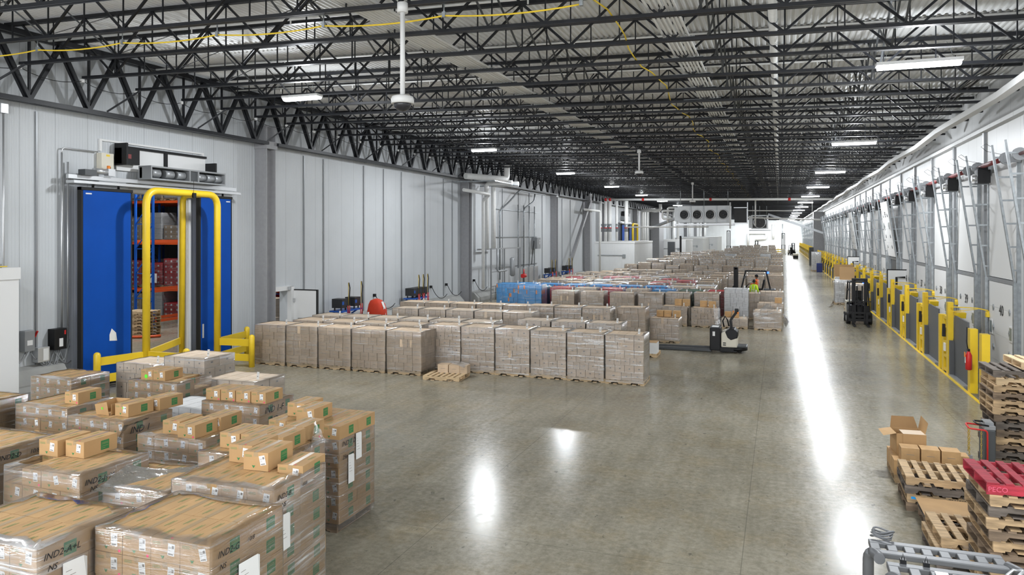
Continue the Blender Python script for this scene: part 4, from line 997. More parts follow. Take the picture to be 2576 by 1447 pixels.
# ================================================================ cartons and pallet loads
def add_quad(b, x0, x1, z0, z1, y, m, face):
    e = .0012
    if face == '-y': b.add([(x0,y-e,z0),(x1,y-e,z0),(x1,y-e,z1),(x0,y-e,z1)], [(0,1,2,3)], m)
    if face == '+y': b.add([(x1,y+e,z0),(x0,y+e,z0),(x0,y+e,z1),(x1,y+e,z1)], [(0,1,2,3)], m)
    if face == '+x': b.add([(y+e,x0,z0),(y+e,x1,z0),(y+e,x1,z1),(y+e,x0,z1)], [(0,1,2,3)], m)
    if face == '-x': b.add([(y-e,x1,z0),(y-e,x0,z0),(y-e,x0,z1),(y-e,x1,z1)], [(0,1,2,3)], m)
    if face == '+z': b.add([(x0,z0,y+e),(x1,z0,y+e),(x1,z1,y+e),(x0,z1,y+e)], [(0,1,2,3)], m)
KM = [F['kraft'], F['tape'], F['label'], F['grn'], F['pgrn'], F['gink'], F['pink'], F['lime'], F['kraftd']]
def kraft_carton(seed=0, w=.325, l=.515, h=.212, dot=None, tilt=0.0):
    R = random.Random(seed); b = MB(); x, y = w/2, l/2
    b.box(-x,-y,0,x,-.002,h*.999).box(-x,.002,0,x,y,h*.999) if False else b.box(-x,-y,0,x,y,h-.002)
    b.box(-x,-y,h-.002,-.0015,y,h).box(.0015,-y,h-.002,x,y,h)          # two top flaps meeting
    add_quad(b,-.028,.028,-y,y,h,1,'+z'); add_quad(b,-.028,.028,h-.05,h,-y,1,'-y')
    lx = .075 + R.uniform(-.015,.015)                                  # shipping label on the end
    a = R.uniform(-.12,.12) + tilt; cx_, cz = lx, h*.58
    def rq(x0,x1,z0,z1,m,e):
        P = [(x0,z0),(x1,z0),(x1,z1),(x0,z1)]; b.add([(cx_+u*cos(a)-v*sin(a), -y-e, cz+u*sin(a)+v*cos(a)) for u, v in P], [(0,1,2,3)], m)
    rq(-.038,.038,-.055,.055,2,.0015); rq(.006,.03,.012,.038,5,.0022); rq(-.03,.0,.02,.024,5,.0022); rq(-.03,.0,.008,.012,5,.0022); rq(-.03,.025,-.048,-.036,5,.0022); rq(-.03,-.005,-.012,-.008,5,.0022)
    # green leaf mark and pale print on the end
    hx, hz = -.03, .045
    b.add([(hx-.024,-y-.0012,hz+.016),(hx,-y-.0012,hz-.02),(hx+.024,-y-.0012,hz+.016),(hx+.008,-y-.0012,hz+.012),(hx-.008,-y-.0012,hz+.012)], [(0,1,2,3,4)], 3)
    for zz in (.155,.170): add_quad(b,-x+.02,-x+.11,zz,zz+.007,-y,4,'-y')
    for s, f in ((x,'+x'),(-x,'-x')):
        add_quad(b, .0,.13,.04,.165,s,3,f)
        for zz in (.06,.085,.115,.13): add_quad(b, .015,.115 if zz != .06 else .07,zz,zz+.008,s+(.0012 if s>0 else -.0012),4,f)
    for sx, yy in ((-.11,-.12),(.09,.05),(-.10,.14)):
        add_quad(b, sx, sx+.012, yy-.08, yy+.05, h, 4, '+z'); add_quad(b, sx+.02, sx+.028, yy-.05, yy+.07, h, 4, '+z')
    if dot:
        m, dx, dz, r, f = dot
        c = [(dx+r*cos(2*pi*j/14), -y-.003, dz+r*sin(2*pi*j/14)) for j in range(14)] if f == 'e' else [(dx+r*cos(2*pi*j/14), -y+dz+r*.8*sin(2*pi*j/14), h+.003) for j in range(14)]
        b.add(c, [tuple(range(14))], m)
    return b.mesh('carton', KM)
KC = [kraft_carton(1), kraft_carton(2, tilt=.12), kraft_carton(3, dot=(6,.13,.03,.014,'e')), kraft_carton(4, dot=(6,.05,.03,.012,'t')), kraft_carton(5, tilt=-.2)]
KL = kraft_carton(6, dot=(7,-.02,.07,.045,'e')); KL2 = kraft_carton(7, dot=(7,.03,.15,.014,'e'))
CW, CL, CH = .33, .52, .2155
def marker(s, size, par, loc, rz=pi/2, name='marker_writing'):
    return text(s, size, par, loc, (pi/2, .04, rz), F['ink'], .0004, name, align='LEFT', shear=.25)
def sheet(par, loc, w, h, rz=pi/2, name='packing_slip'):
    b = MB(); b.add([(-w/2,0,-h/2),(w/2,0,-h/2),(w/2,0,h/2-.03),(w/2-.05,-.015,h/2),(-w/2,0,h/2)], [(0,1,2,3,4)], 0)
    for k in range(5): b.add([(-w/2+.03,-.001,h/2-.09-k*.045),(w/2-.03-.03*(k%2),-.001,h/2-.09-k*.045),(w/2-.03-.03*(k%2),-.001,h/2-.085-k*.045),(-w/2+.03,-.001,h/2-.085-k*.045)], [(0,1,2,3)], 1)
    b.box(-.012,-.0016,h/2-.06,.012,-.001,h/2-.035,2)
    return link(name, b.mesh(name, [F['label'], F['gink'], F['grn']]), par, loc, rz)
def kload(label, xr, yf, tiers, rz=0.0, vis=3, film='film', filmh=None, lowfilm=True, skip=(), xn=4, seed=0, miss_top=0, marks=(), slips=(), pal='wood'):
    """kraft carton load; (xr, yf) is the near right corner; upper tiers carton by carton"""
    R = random.Random(seed+11); W = xn*CW; D = 2*CL
    t = thing('pallet_load', label, 'pallet load', (xr-W/2, yf+D/2, 0), rz, 'kraft carton loads in the near block')
    link('pallet', ME_PAL[pal], t)
    for k in range(tiers):
        z = .142 + k*CH; sh = (R.uniform(-.008,.008), R.uniform(-.008,.008))
        if k < tiers - vis:
            b = MB()
            for i in range(xn):
                for j in (0,1):
                    me = KC[(i+j+k) % 3]; o = ((i-(xn-1)/2)*CW+sh[0], (j-.5)*CL+sh[1], z)
                    for p in me.polygons: pass
                    b2 = [(v.co.x+o[0], v.co.y+o[1], v.co.z+o[2]) for v in me.vertices]; off = len(b.v); b.v += b2
                    for p in me.polygons: b.f.append(tuple(q+off for q in p.vertices)); b.m.append(p.material_index); b.sm.append(False)
            b.ob('carton_tier', KM, t)
        else:
            for i in range(xn):
                for j in (0,1):
                    if k == tiers-1 and (i,j) in skip: continue
                    c = link('carton', KC[R.randrange(5)], t, ((i-(xn-1)/2)*CW+sh[0]+R.uniform(-.002,.002), (j-.5)*CL+sh[1]+R.uniform(-.003,.003), z+R.uniform(0,.001)))
                    c.rotation_euler.z = R.uniform(-.006,.006)
    if film:
        h = tiers*CH*(filmh or 1.0); link('stretch_wrap', wrap_mesh(W, D, h if not filmh else tiers*CH*filmh, film, seed % 3, .13), t, (0,0,.142))
    for s, sz, u, z in marks: marker(s, sz, t, (W/2+.018, -D/2+u, .142+z))
    for u, z, w_, h_ in slips: sheet(t, (W/2+.022, -D/2+u, .142+z), w_, h_)
    return t
H8 = 8*CH; H6 = 6*CH
A = kload('near corner kraft carton load marked IND2-G 10/8, at the bottom edge', -4.70, 5.14, 8, .02, 3, 'film', seed=1, marks=(('IND2-G',.085,.08,H8-.12),('NS',.07,.1,H8-.235),('10/8',.06,.47,H8-.13)), slips=((.50,H8-.47,.30,.33),))
B = kload('kraft carton load marked IND2-A+L at the bottom left corner', -6.06, 4.58, 8, .01, 3, 'filmh', seed=2, marks=(('IND2-A+L',.085,.05,H8-.10),('NS',.075,.09,H8-.21),('10/8',.07,.62,H8-.15)), slips=((.36,H8-.36,.25,.28),))
C_ = kload('kraft carton load marked IND2-B, film bunched bright along its top edge', -5.09, 6.46, 8, .05, 3, 'filmh', seed=3, skip=((3,1),), marks=(('IND2-B',.08,.05,H8-.10),('NS',.07,.12,H8-.20),('10/8',.055,.52,H8-.10)), slips=((.17,H8-.50,.22,.40),))
D_ = kload('kraft carton load marked IND 1-A behind the IND2-B load', -6.12, 7.95, 7, .02, 3, 'film', seed=4, marks=(('IND 1-A',.10,.05,7*CH-.11),('10/',.09,.35,7*CH-.25)))
E_ = kload('kraft carton load marked IND 1 D+H with two paper slips, nearest the open floor', -6.34, 9.70, 7, .0, 7, 'film', .86, seed=5, marks=(('IND 1 D+H',.11,.04,7*CH-.29),('25#   CS',.09,.06,7*CH-.50)), slips=((.52,7*CH-.42,.17,.42),(.30,7*CH-.72,.17,.45)), pal='woodd')
F_ = kload('unmarked kraft carton load wedged between the IND2-A+L and IND2-G loads, low', -7.05, 6.95, 6, .07, 2, 'filmh', seed=6)
G_ = kload('kraft carton load marked IND2-J+M 10/8 with spread front cartons', -8.0, 6.62, 7, .0, 3, 'filmh', seed=7, marks=(('IND2-J+M',.10,.05,7*CH-.10),('NS',.09,.12,7*CH-.20),('10/8',.08,.62,7*CH-.13)), skip=((0,0),))
H_ = kload('kraft carton load cut off by the left picture edge, below the IND2-D load', -8.66, 5.32, 7, .0, 2, 'film', seed=8) if False else kload('kraft carton load at the left picture edge with green squares facing right', -9.45, 5.45, 7, .0, 2, 'film', seed=8)
I_ = kload('kraft carton load marked IND2-D 10/8 at the left picture edge', -10.72, 7.45, 6, .0, 3, 'film', seed=9, xn=5, marks=(('IND2-D',.10,.08,H6-.12),('10/8',.09,.55,H6-.14)))
J_ = kload('kraft carton load marked IND 1 with loose film over its near corner', -10.35, 9.40, 6, -.02, 4, 'film', seed=10, marks=(('IND 1',.16,.12,H6-.17),('10/6',.13,.3,H6-.36)))
K_ = kload('kraft carton load with a lime dot on its lower tier, behind the sagging film', -8.26, 8.96, 6, .03, 4, 'film', seed=11)
L_ld = kload('kraft carton load under milky film left of the IND 1 load', -12.10, 9.75, 6, .0, 2, 'filmh', seed=12)
M_ = kload('kraft carton load marked IND 1-F with a row of four cartons on top', -9.02, 11.15, 6, .02, 4, 'film', seed=13, marks=(('IND 1-F',.17,.12,H6-.13),('IND',.15,.25,H6-.33)))
S_ = kload('kraft carton load in the back left of the near block, beside the blue door', -12.0, 12.2, 6, .02, 2, 'film', seed=14, skip=((3,1),))
P_ = kload('kraft carton load at the far left edge beneath the white vestibule', -14.0, 9.4, 6, .0, 2, 'film', seed=15)
V_ = kload('kraft carton load farthest back at the left, under the junction boxes', -15.5, 12.6, 5, .0, 2, 'filmh', seed=17)
W_ = kload('kraft carton load farthest left in the near block, cut by the edge', -13.4, 8.1, 7, .0, 2, 'film', seed=18)
U_ = kload('kraft carton load sunk between the IND 1-F and IND 1 D+H loads', -8.05, 10.6+.0, 5, .0, 1, 'film', seed=19, xn=2) if False else None
# loose cartons lying on the loads
def loose(label, x, y, z, rz=0.0, me=None, group=None):
    o = link('loose_carton', me or KC[0], None, (x,y,z), rz); return tag(o, label, 'carton', group)
zt8 = .142+8*CH+.002; zt7 = .142+7*CH+.002; zt6 = .142+6*CH+.002
loose('loose kraft carton under bright film on top of the IND2-B load, left of two', -6.07, 7.42, zt8, .05, KC[3]); loose('loose kraft carton, right of the two under film on the IND2-B load', -5.71, 7.24, zt8, .08, KC[1])
loose('single low kraft carton at the back right of the IND2-B load', -5.30, 7.32, zt8-.13, .1, KC[3])
for i, (x, y) in enumerate(((-7.12,8.45),(-6.78,8.47),(-6.44,8.5))): loose('kraft carton on the IND 1-A load, %s of the front three' % ['left','middle','right'][i], x, y, zt7, .03, KC[(0,1,4)[i]], 'cartons on the IND 1-A load')
loose('kraft carton standing behind the three on the IND 1-A load', -6.50, 9.04, zt7, .04, KC[1])
loose('kraft carton on the IND 1 D+H load, farther back of its two top cartons', -7.35, 10.25, zt7, .0, KC[0]); loose('kraft carton on the IND 1 D+H load with film across it, nearer one', -7.0, 10.0, zt7, .02, KC[1])
for i in range(4): loose('kraft carton with pink dot, row on the IND 1-F load, %s from left' % nth(i), -10.16+i*.335, 11.5+.02*i, zt6, .02, KC[2], 'row of cartons on the IND 1-F load')
loose('kraft carton in the pair on the lime-dot load, its left one', -9.05, 9.35, zt6, .05, KC[3]); loose('kraft carton on the lime-dot load, right one with a large green square', -8.65, 9.25, zt6, .04, KC[2]); loose('kraft carton end to end behind the pair on the lime-dot load', -8.62, 9.78, zt6, .04, KC[1])
loose('long kraft carton with tiny lime dot tilted on the IND 1 load', -10.72, 9.95, zt6, -.06, KL2); loose('kraft carton behind the tilted one on the IND 1 load', -10.60, 10.52, zt6, -.06, KC[0])
t = thing('open_carton', 'half crushed open kraft carton leaning on the IND 1 load', 'carton', (-11.15, 9.9, zt6), .1)
MB().box(-.15,-.22,0,-.145,.22,.2).box(.145,-.22,0,.15,.22,.19).box(-.15,-.22,0,.15,.22,.005).box(-.15,.215,0,.15,.22,.2).ob('carton_body', F['kraft'], t)
MB().add([(-.15,-.23,0),(.13,-.25,0),(.10,-.27,.24),(-.17,-.25,.18)], [(0,1,2,3),(3,2,1,0)]).ob('flap', F['kraft'], t); MB().add([(-.02,-.255,.1),(.01,-.256,.1),(.01,-.262,.14),(-.02,-.262,.14)], [(0,1,2,3)]).ob('lime_dot', F['lime'], t)
loose('kraft carton lying alone on the milky film load, left of the IND 1 load', -12.42, 10.35, zt6, .03, KC[2])
loose('kraft carton with big lime dot by the yellow rail, left one', -12.95, 12.6, zt6, .02, KL); loose('kraft carton with green square by the yellow rail, right one of two', -12.61, 12.6, zt6, .02, KC[0])
loose('loose kraft carton on the load marked IND2-J+M, far left', -9.15, 7.35, zt7, .03, KC[3]); loose('second loose kraft carton on the load marked IND2-J+M', -8.75, 7.42, zt7, .0, KC[3])
# film draped between loads
def drape(label, P, mat='filmx', n=10, sagz=.15):
    a, b_, c, d = [Vector(p) for p in P]; b = MB(); vs = []; R = random.Random(len(label))
    for i in range(n+1):
        for j in range(n+1):
            u, v = i/n, j/n; p = (a*(1-u)+b_*u)*(1-v) + (d*(1-u)+c*u)*v
            vs.append((p.x+R.uniform(-.015,.015), p.y+R.uniform(-.015,.015), p.z - sagz*4*u*(1-u)*(.4+.6*v) + R.uniform(-.012,.012)))
    b.add(vs, [(i*(n+1)+j,(i+1)*(n+1)+j,(i+1)*(n+1)+j+1,i*(n+1)+j+1) for i in range(n) for j in range(n)], 0, True)
    return tag(b.ob('loose_film', F[mat]), label, 'plastic film')
drape('loose clear film sagging from the load marked IND2-J+M', [(-8.0,7.3,1.6),(-7.45,7.95,1.45),(-6.95,8.05,1.5),(-7.9,6.7,1.45)], sagz=.12)
drape('crumpled film peeling off the near corner of the IND 1 load', [(-10.55,9.3,.85),(-10.3,9.32,1.4),(-10.3,9.9,1.42),(-11.4,9.2,1.0)], sagz=.05)
drape('torn film peak standing on the IND 1-A load', [(-6.3,8.9,1.6),(-6.1,8.5,1.66),(-6.08,8.98,1.64),(-6.25,8.95,1.92)], sagz=.0)
# ---------------------------------------------------------------- small carton loads (cooler goods) near the yellow gate
TM = {'tan':[F['tan'],F['gink'],F['label']], 'tan2':[F['tan2'],F['gink'],F['label']], 'wcart':[F['wcart'],F['gink'],F['label']], 'bcart':[F['bcart'],F['ocart'],F['rcart']], 'rcart':[F['rcart'],F['label'],F['label']], 'gcart':[F['gcart'],F['label'],F['label']], 'kraft':[F['kraft'],F['label'],F['label']]}
UC = {}
def unit_carton(mat, kind):
    """carton of size 1x1x1 (origin at its bottom near left corner), scaled per object; kinds print different marks"""
    key = (mat, kind)
    if key in UC: return UC[key]
    b = MB(); g = .024
    b.box(g,g,0,1-g,1-g,.985)
    b.box(.485,g,.985,.515,1-g,.99,1) if kind == 'slot' else None
    if kind in ('mark','slot'):
        add_quad(b,.44,.58,.45,.6,g,1,'-y'); add_quad(b,.44,.58,.45,.6,1-g,1,'+x')
    if kind == 'line': add_quad(b,.3,.7,.5,.53,g,1,'-y')
    if kind == 'lab':
        add_quad(b,.15,.55,.45,.75,g,2,'-y'); add_quad(b,.15,.55,.45,.75,1-g,2,'+x'); 
    if kind == 'blue':
        add_quad(b,.02,.25,.1,.9,g,1,'-y'); add_quad(b,.1,.8,.1,.9,1-g,1,'+x')
    if kind == 'bluer':
        add_quad(b,.6,.9,.1,.8,g,2,'-y')
    UC[key] = b.mesh('carton', TM[mat]); return UC[key]
TIER = {}
def tier_mesh(mat, kind, w, d, h, pat, seed):
    key = (mat, kind, round(w,2), round(d,2), round(h,2), pat, seed)
    if key in TIER: return TIER[key]
    b = MB(); R = random.Random(seed); me = unit_carton(mat, kind)
    for (x, y, cw, cd) in pattern(w, d, pat, R):
        off = len(b.v); b.v += [(x+v.co.x*cw, y+v.co.y*cd, v.co.z*h) for v in me.vertices]
        for p in me.polygons: b.f.append(tuple(q+off for q in p.vertices)); b.m.append(p.material_index); b.sm.append(False)
    TIER[key] = b.mesh('carton_tier', TM[mat]); return TIER[key]
def pattern(w, d, pat, R):
    nf = (4,5,4,3)[pat % 4]; nd = (3,3,2,4)[pat % 4]; out = []
    ws = [1.0]*nf
    if pat % 2: ws = [R.choice((.8,1.0,1.35)) for _ in range(nf)]
    s = sum(ws); x = -w/2
    for q in ws:
        for j in range(nd): out.append((x, -d/2 + j*d/nd + R.uniform(-.004,.004), w*q/s, d/nd))
        x += w*q/s
    return out
load_q = 0
def tload(label, xr, yf, h, mat='tan', kind='mark', nt=5, w=1.24, d=1.06, mode='tier', film='film', group=None, seed=0, rz=0.0, tagc=True, pal='woodl', topmat=None, cat='pallet load'):
    t = thing('pallet_load', label, cat, (xr-w/2, yf+d/2, 0), rz, group)
    link('pallet', ME_PAL[pal], t); R = random.Random(seed); ht = (h-.142)/nt
    for k in range(nt):
        z = .142+k*ht; sx = R.uniform(-.01,.01)
        if mode == 'single':
            pats = pattern(w, d, k+seed, R)
            for (x, y, cw, cd) in pats:
                if y > -d/2+.05 and x+cw < w/2-.05 and k < nt-1: continue
                c = link('carton', unit_carton(mat, kind if mat != 'bcart' or R.random() < .22 else 'plain'), t, (x+sx, y+R.uniform(-.004,.004), z)); c.scale = (cw, cd, ht)
        elif mode == 'tier': link('carton_tier', tier_mesh(mat, kind, w, d, ht, (k+seed) % 4, (k+seed) % 3), t, (sx,0,z))
    if mode == 'far': 
        key = ('far', mat, kind, nt, round(h,2), seed % 3)
        if key not in TIER:
            b = MB()
            for k in range(nt):
                me = tier_mesh(mat, kind, w, d, ht, (k+seed) % 4, k % 3); off = len(b.v); b.v += [(v.co.x, v.co.y, v.co.z+k*ht) for v in me.vertices]
                for p in me.polygons: b.f.append(tuple(q+off for q in p.vertices)); b.m.append(p.material_index); b.sm.append(False)
            TIER[key] = b.mesh('carton_block', TM[mat])
        link('carton_block', TIER[key], t, (0,0,.142))
    if film: link('stretch_wrap', wrap_mesh(w, d, h-.142, film, seed % 3, .10, .02), t, (0,0,.142))
    if tagc:
        c = MB().add([(-.035,0,0),(.035,0,0),(.035,0,.16),(-.035,0,.16)], [(0,1,2,3),(3,2,1,0)]).box(-.02,-.001,.05,.02,.001,.07,1); link('paper_tag', TAGM, t, (w/2-.2, -d/2+.35, h))
    return t
TAGM = MB().add([(-.035,0,0),(.035,0,0),(.04,.015,.17),(-.03,.015,.17)], [(0,1,2,3),(3,2,1,0)], 0).add([(-.015,-.003,.06),(.015,-.003,.06),(.015,-.003,.08),(-.015,-.003,.08)], [(0,1,2,3)], 1).mesh('paper_tag', [F['label'], F['gink']])
tload('white wrapped tan carton load by the yellow gate, taller back one', -13.0, 14.1, 1.6, 'tan2', 'mark', 6, mode='single', film='filmh', seed=1)
tload('wrapped tan carton load with paper tag, between gate and IND 1-F load', -10.95, 13.4, 1.3, 'tan2', 'mark', 5, w=1.4, mode='single', film='filmh', seed=2)
tload('wrapped pale carton load marked 45 between the IND 1 and IND 1-F loads', -10.75, 11.6, 1.12, 'wcart', 'line', 4, mode='tier', film='film', seed=3, tagc=False, w=1.2, d=1.0)
tload('low tan carton load right behind the yellow rail', -13.7, 14.6, 1.35, 'tan2', 'mark', 5, w=1.2, mode='tier', film='film', seed=5) if False else tload('tan carton load in front of the blue door behind the lime dot cartons', -14.6, 14.1, 1.35, 'tan2', 'mark', 5, w=1.2, mode='tier', film='film', seed=5)
# ---------------------------------------------------------------- the rows across the hall
def row(name, xr, y, n, p, h, nt=5, mode='tier', film='film', mat='tan', kind='mark', dy=0.0, seed=0, w=1.22, tagc=True, group=None, order='right'):
    for i in range(n):
        lab = '%s load in %s, %s from the %s' % ({'tan':'tan','tan2':'pale tan','bcart':'blue','rcart':'red','wcart':'white','gcart':'green'}[mat], name, nth(i), order)
        tload(lab, xr-i*p, y+dy*i, h, mat, kind, nt, w=w, mode=mode, film=film, seed=seed+i, tagc=tagc, group=group or name)
row('the front row by the yellow gate', -10.92, 21.42, 5, 1.325, 1.42, 5, 'single', 'film', 'tan', 'line', 0, 0, 1.28, order='aisle')
row('the shiny wrapped front row', -3.86, 22.30, 6, 1.23, 1.52, 6, 'single', 'filmh', 'tan', 'mark', .04, 3, 1.18, order='aisle')
row('the second row behind the gate row', -11.75, 22.95, 4, 1.33, 1.42, 5, 'tier', 'film', 'tan', 'line', 0, 1, 1.28, order='aisle')
row('the third row, near the white door', -9.66, 24.55, 6, 1.28, 1.42, 5, 'tier', 'film', 'tan2', 'slot', 0, 2, 1.24, order='aisle')
row('the short row behind the shiny one', -5.08, 24.9, 3, 1.27, 1.52, 5, 'tier', 'filmh', 'tan2', 'slot', 0, 1, 1.22, order='aisle')
row('the fourth row', -9.36, 28.1, 5, 1.28, 1.42, 5, 'single', 'film', 'tan2', 'line', 0, 2, 1.24, order='aisle')
row('the fifth row near the blue chargers', -10.4, 30.9, 5, 1.3, 1.42, 5, 'tier', 'film', 'tan', 'line', 0, 1, 1.26, order='aisle')
row('the fifth row glossy wrapped part', -6.6, 30.1, 3, 1.24, 1.52, 5, 'single', 'filmh', 'tan', 'mark', .05, 0, 1.2, order='aisle')
tload('plain tan carton load at the aisle end of the fifth row', -5.28, 30.9, 1.5, 'tan', 'line', 5, mode='single', film='film', w=1.2, seed=2)
def onload(labels, pts, z, sx=.36, sy=.32, sz=.29, mat='kraft'):
    for l, (x, y) in zip(labels, pts):
        o = link('loose_carton', unit_carton('tan' if mat == 'tan' else mat, 'mark' if mat != 'kraft' else 'line'), None, (x, y, z)); o.scale = (sx, sy, sz); tag(o, l, 'carton')
TM['kraft'] = [F['kraft'], F['gink'], F['label']]; UC.pop(('kraft','line'), None)
tload('low wrapped tan load with three loose cartons, beside the pallet jack forks', -3.98, 31.6, 1.02, 'tan', 'line', 4, mode='single', film='filmh', w=1.22, seed=0)
onload(['carton on the low load by the pallet jack, '+s for s in ('left','middle','right')], ((-5.0,32.1),(-4.68,32.1),(-4.30,32.1)), 1.04, .31, .33, .27)
tload('half height tan load with two loose cartons, left of the aisle group', -4.32, 37.5, .98, 'tan', 'line', 4, mode='single', film='film', w=1.25, seed=1)
onload(['loose carton on the half height load, left of its pair','loose carton on the half height load, right of its pair'], ((-5.0,38.0),(-4.62,38.0)), .99, .37, .35, .32)
tload('half height tan load with film hanging off its right side', -2.84, 37.4, .95, 'tan', 'mark', 3, mode='single', film='film', w=1.28, seed=2)
onload(['loose carton on the load with hanging film, left one','loose carton on the load with hanging film, right one'], ((-3.75,38.0),(-3.32,37.8)), .96, .36, .33, .3)
tload('very low wrapped load with two loose cartons behind the pallet jack handle', -1.42, 37.4, .5, 'tan2', 'line', 1, mode='single', film='film', w=1.25, seed=3)
onload(['loose carton on the very low load, left one','loose carton on the very low load, right one'], ((-2.55,37.9),(-2.18,37.7)), .51, .33, .33, .26)
tload('wrapped tan load with loose film at its top, nearest the aisle lane', .12, 37.3, .93, 'tan', 'line', 3, mode='single', film='filmh', w=1.28, seed=0)
tload('tan load with slanting film and one loose carton, just behind the aisle corner load', .22, 39.7, 1.08, 'tan', 'line', 4, mode='single', film='film', w=1.28, seed=1)
onload(['single loose carton on the aisle side load with slanting film'], ((-.22,40.0),), 1.09, .36, .33, .27)
tload('tall white carton load in front of the two workers', -1.50, 40.2, 1.74, 'wcart', 'line', 7, mode='single', film='film', w=1.22, seed=1)
tload('tan carton load behind the slanting film load, level with the workers', .25, 43.0, 1.42, 'tan2', 'line', 5, mode='tier', film='film', w=1.3, seed=2)
tload('tan carton load hidden right behind the tall white one', -.98, 41.9, 1.4, 'tan', 'line', 5, mode='tier', film='film', w=1.0, seed=0)
drape('crumpled clear film hanging beside the half height load', [(-3.05,37.35,.97),(-2.72,37.33,1.0),(-2.68,37.3,.15),(-2.95,37.25,.2)], sagz=0)
drape('loose film lying over the aisle corner load', [(-1.2,37.25,.8),(-.55,37.7,1.25),(.0,37.3,.98),(-1.1,37.2,.62)], sagz=.05)
drape('film tail trailing at the aisle side of the corner load', [(.14,37.8,.5),(.2,38.6,.7),(.45,38.7,.3),(.3,38.0,.1)], sagz=.03)
# sixth row: two blue loads then tan ones, with coloured loads behind
for i, (xr, y) in enumerate(((-14.20,40.3),(-12.62,39.6))): tload('blue carton load with orange patches, %s' % ('nearest the pipe frame' if i == 0 else 'second from the pipe frame'), xr, y, 1.72, 'bcart', 'blue', 6, mode='single', film='film', w=1.42, seed=i)
for i, (xr, y, m_) in enumerate(((-10.6,39.2,'tan'),(-8.95,39.2,'tan'),(-7.25,38.9,'tan'),(-5.8,39.3,'tan'),(-4.45,39.9,'tan2'),(-2.98,40.3,'tan'))):
    tload('tan carton load in the sixth row, %s after the blue pair' % nth(i), xr, y, 1.48, m_, 'line', 5, mode='single' if i < 3 else 'tier', film='filmh' if i % 2 else 'film', w=1.3, seed=i)
R9 = random.Random(5)
for i, m_ in enumerate(('bcart','rcart','tan2','rcart','tan2','bcart','gcart','rcart')):
    tload('%s carton load in the seventh row, %s from the wall end' % ({'bcart':'blue','rcart':'red','tan2':'pale tan','gcart':'green'}[m_], nth(i)), -12.9+i*1.5, 41.5, 1.5, m_, 'line', 5, film='film', seed=i, w=1.3)
for i in range(7): 
    m_ = 'bcart' if i < 6 else 'tan2'
    tload('%s carton load with red corner in the eighth row, %s from the wall end' % ('blue' if i < 6 else 'tan', nth(i)), -14.2+i*1.62, 43.2, 1.56, m_, 'bluer', 5, film='film', seed=i, w=1.4)
specs = [ # y, x right end, count, pitch, height, palette, kind, film
 (45.3,-3.6,8,1.45,1.42,('tan2','wcart','tan2','tan','tan2','wcart','tan'),'line'),
 (47.6,-3.7,8,1.42,1.5,('wcart','tan','rcart','tan','tan','wcart','tan','tan'),'line'),
 (50.0,-3.8,9,1.4,1.52,('tan','rcart','tan2','tan','tan2','wcart','tan','tan2','tan'),'line'),
 (52.6,-3.8,9,1.4,1.5,('tan','tan','rcart','tan2','rcart','rcart','tan','rcart','tan'),'line'),
 (55.6,-3.6,9,1.4,1.5,('tan','tan2','tan','wcart','tan2','tan','tan2'),'line'),
 (59.0,.3,12,1.36,1.5,('tan','tan','tan2'),'line'),
 (63.0,.3,12,1.38,1.45,('tan','tan2'),'line'),
 (68.0,.3,12,1.36,1.35,('tan','tan','tan','tan2'),'line'),
 (73.0,.3,11,1.36,1.7,('tan',),'line'),
 (79.5,.4,10,1.4,2.1,('tan','tan2'),'lab'),
 (85.5,.4,10,1.4,2.15,('tan','tan2','tan'),'lab'),
 (92.0,.4,10,1.4,2.0,('tan2','tan'),'lab'),
 (99.5,.4,10,1.42,2.1,('tan','wcart','tan'),'lab'),
 (108,.4,9,1.42,1.9,('tan','tan2'),'lab'),
 (118,-.2,9,1.42,2.0,('tan','tan2'),'lab'),
 (130,-.4,8,1.42,2.1,('tan','tan2','tan'),'lab'),
 (144,-.6,6,1.42,2.3,('tan','tan2'),'lab'),
 (160,-.8,6,1.42,2.4,('tan2','tan'),'lab')]
CN = {'tan':'tan','tan2':'pale tan','bcart':'blue','rcart':'red','wcart':'white','gcart':'green'}
for r, (y, xr, n, p, h, pal_, kind) in enumerate(specs):
    for i in range(n):
        m_ = pal_[i % len(pal_)]; hh = h + R9.uniform(-.12,.06) if y < 60 else h + R9.uniform(-.3,.12)
        tload('%s carton load, %s from the aisle, in the %s row of stock' % (CN[m_], nth(i), nth(r+8)), xr-i*p, y+R9.uniform(-.15,.15), hh, m_, kind, 7 if kind == 'lab' else 5, w=1.26, mode='far', film=('filmh' if (r*3+i) % 3 else 'film') , seed=i+r, group='carton loads in the far stock field', tagc=(y < 56))
drape('white film heap crumpled on top of the ninth row loads', [(-10.4,46.0,1.55),(-8.9,46.1,1.6),(-8.8,45.4,1.5),(-10.5,45.4,1.5)], sagz=-.12)
drape('white film bundle on the loads behind the blue row', [(-7.6,46.0,1.55),(-6.4,46.1,1.6),(-6.3,45.4,1.5),(-7.7,45.4,1.5)], sagz=-.1)
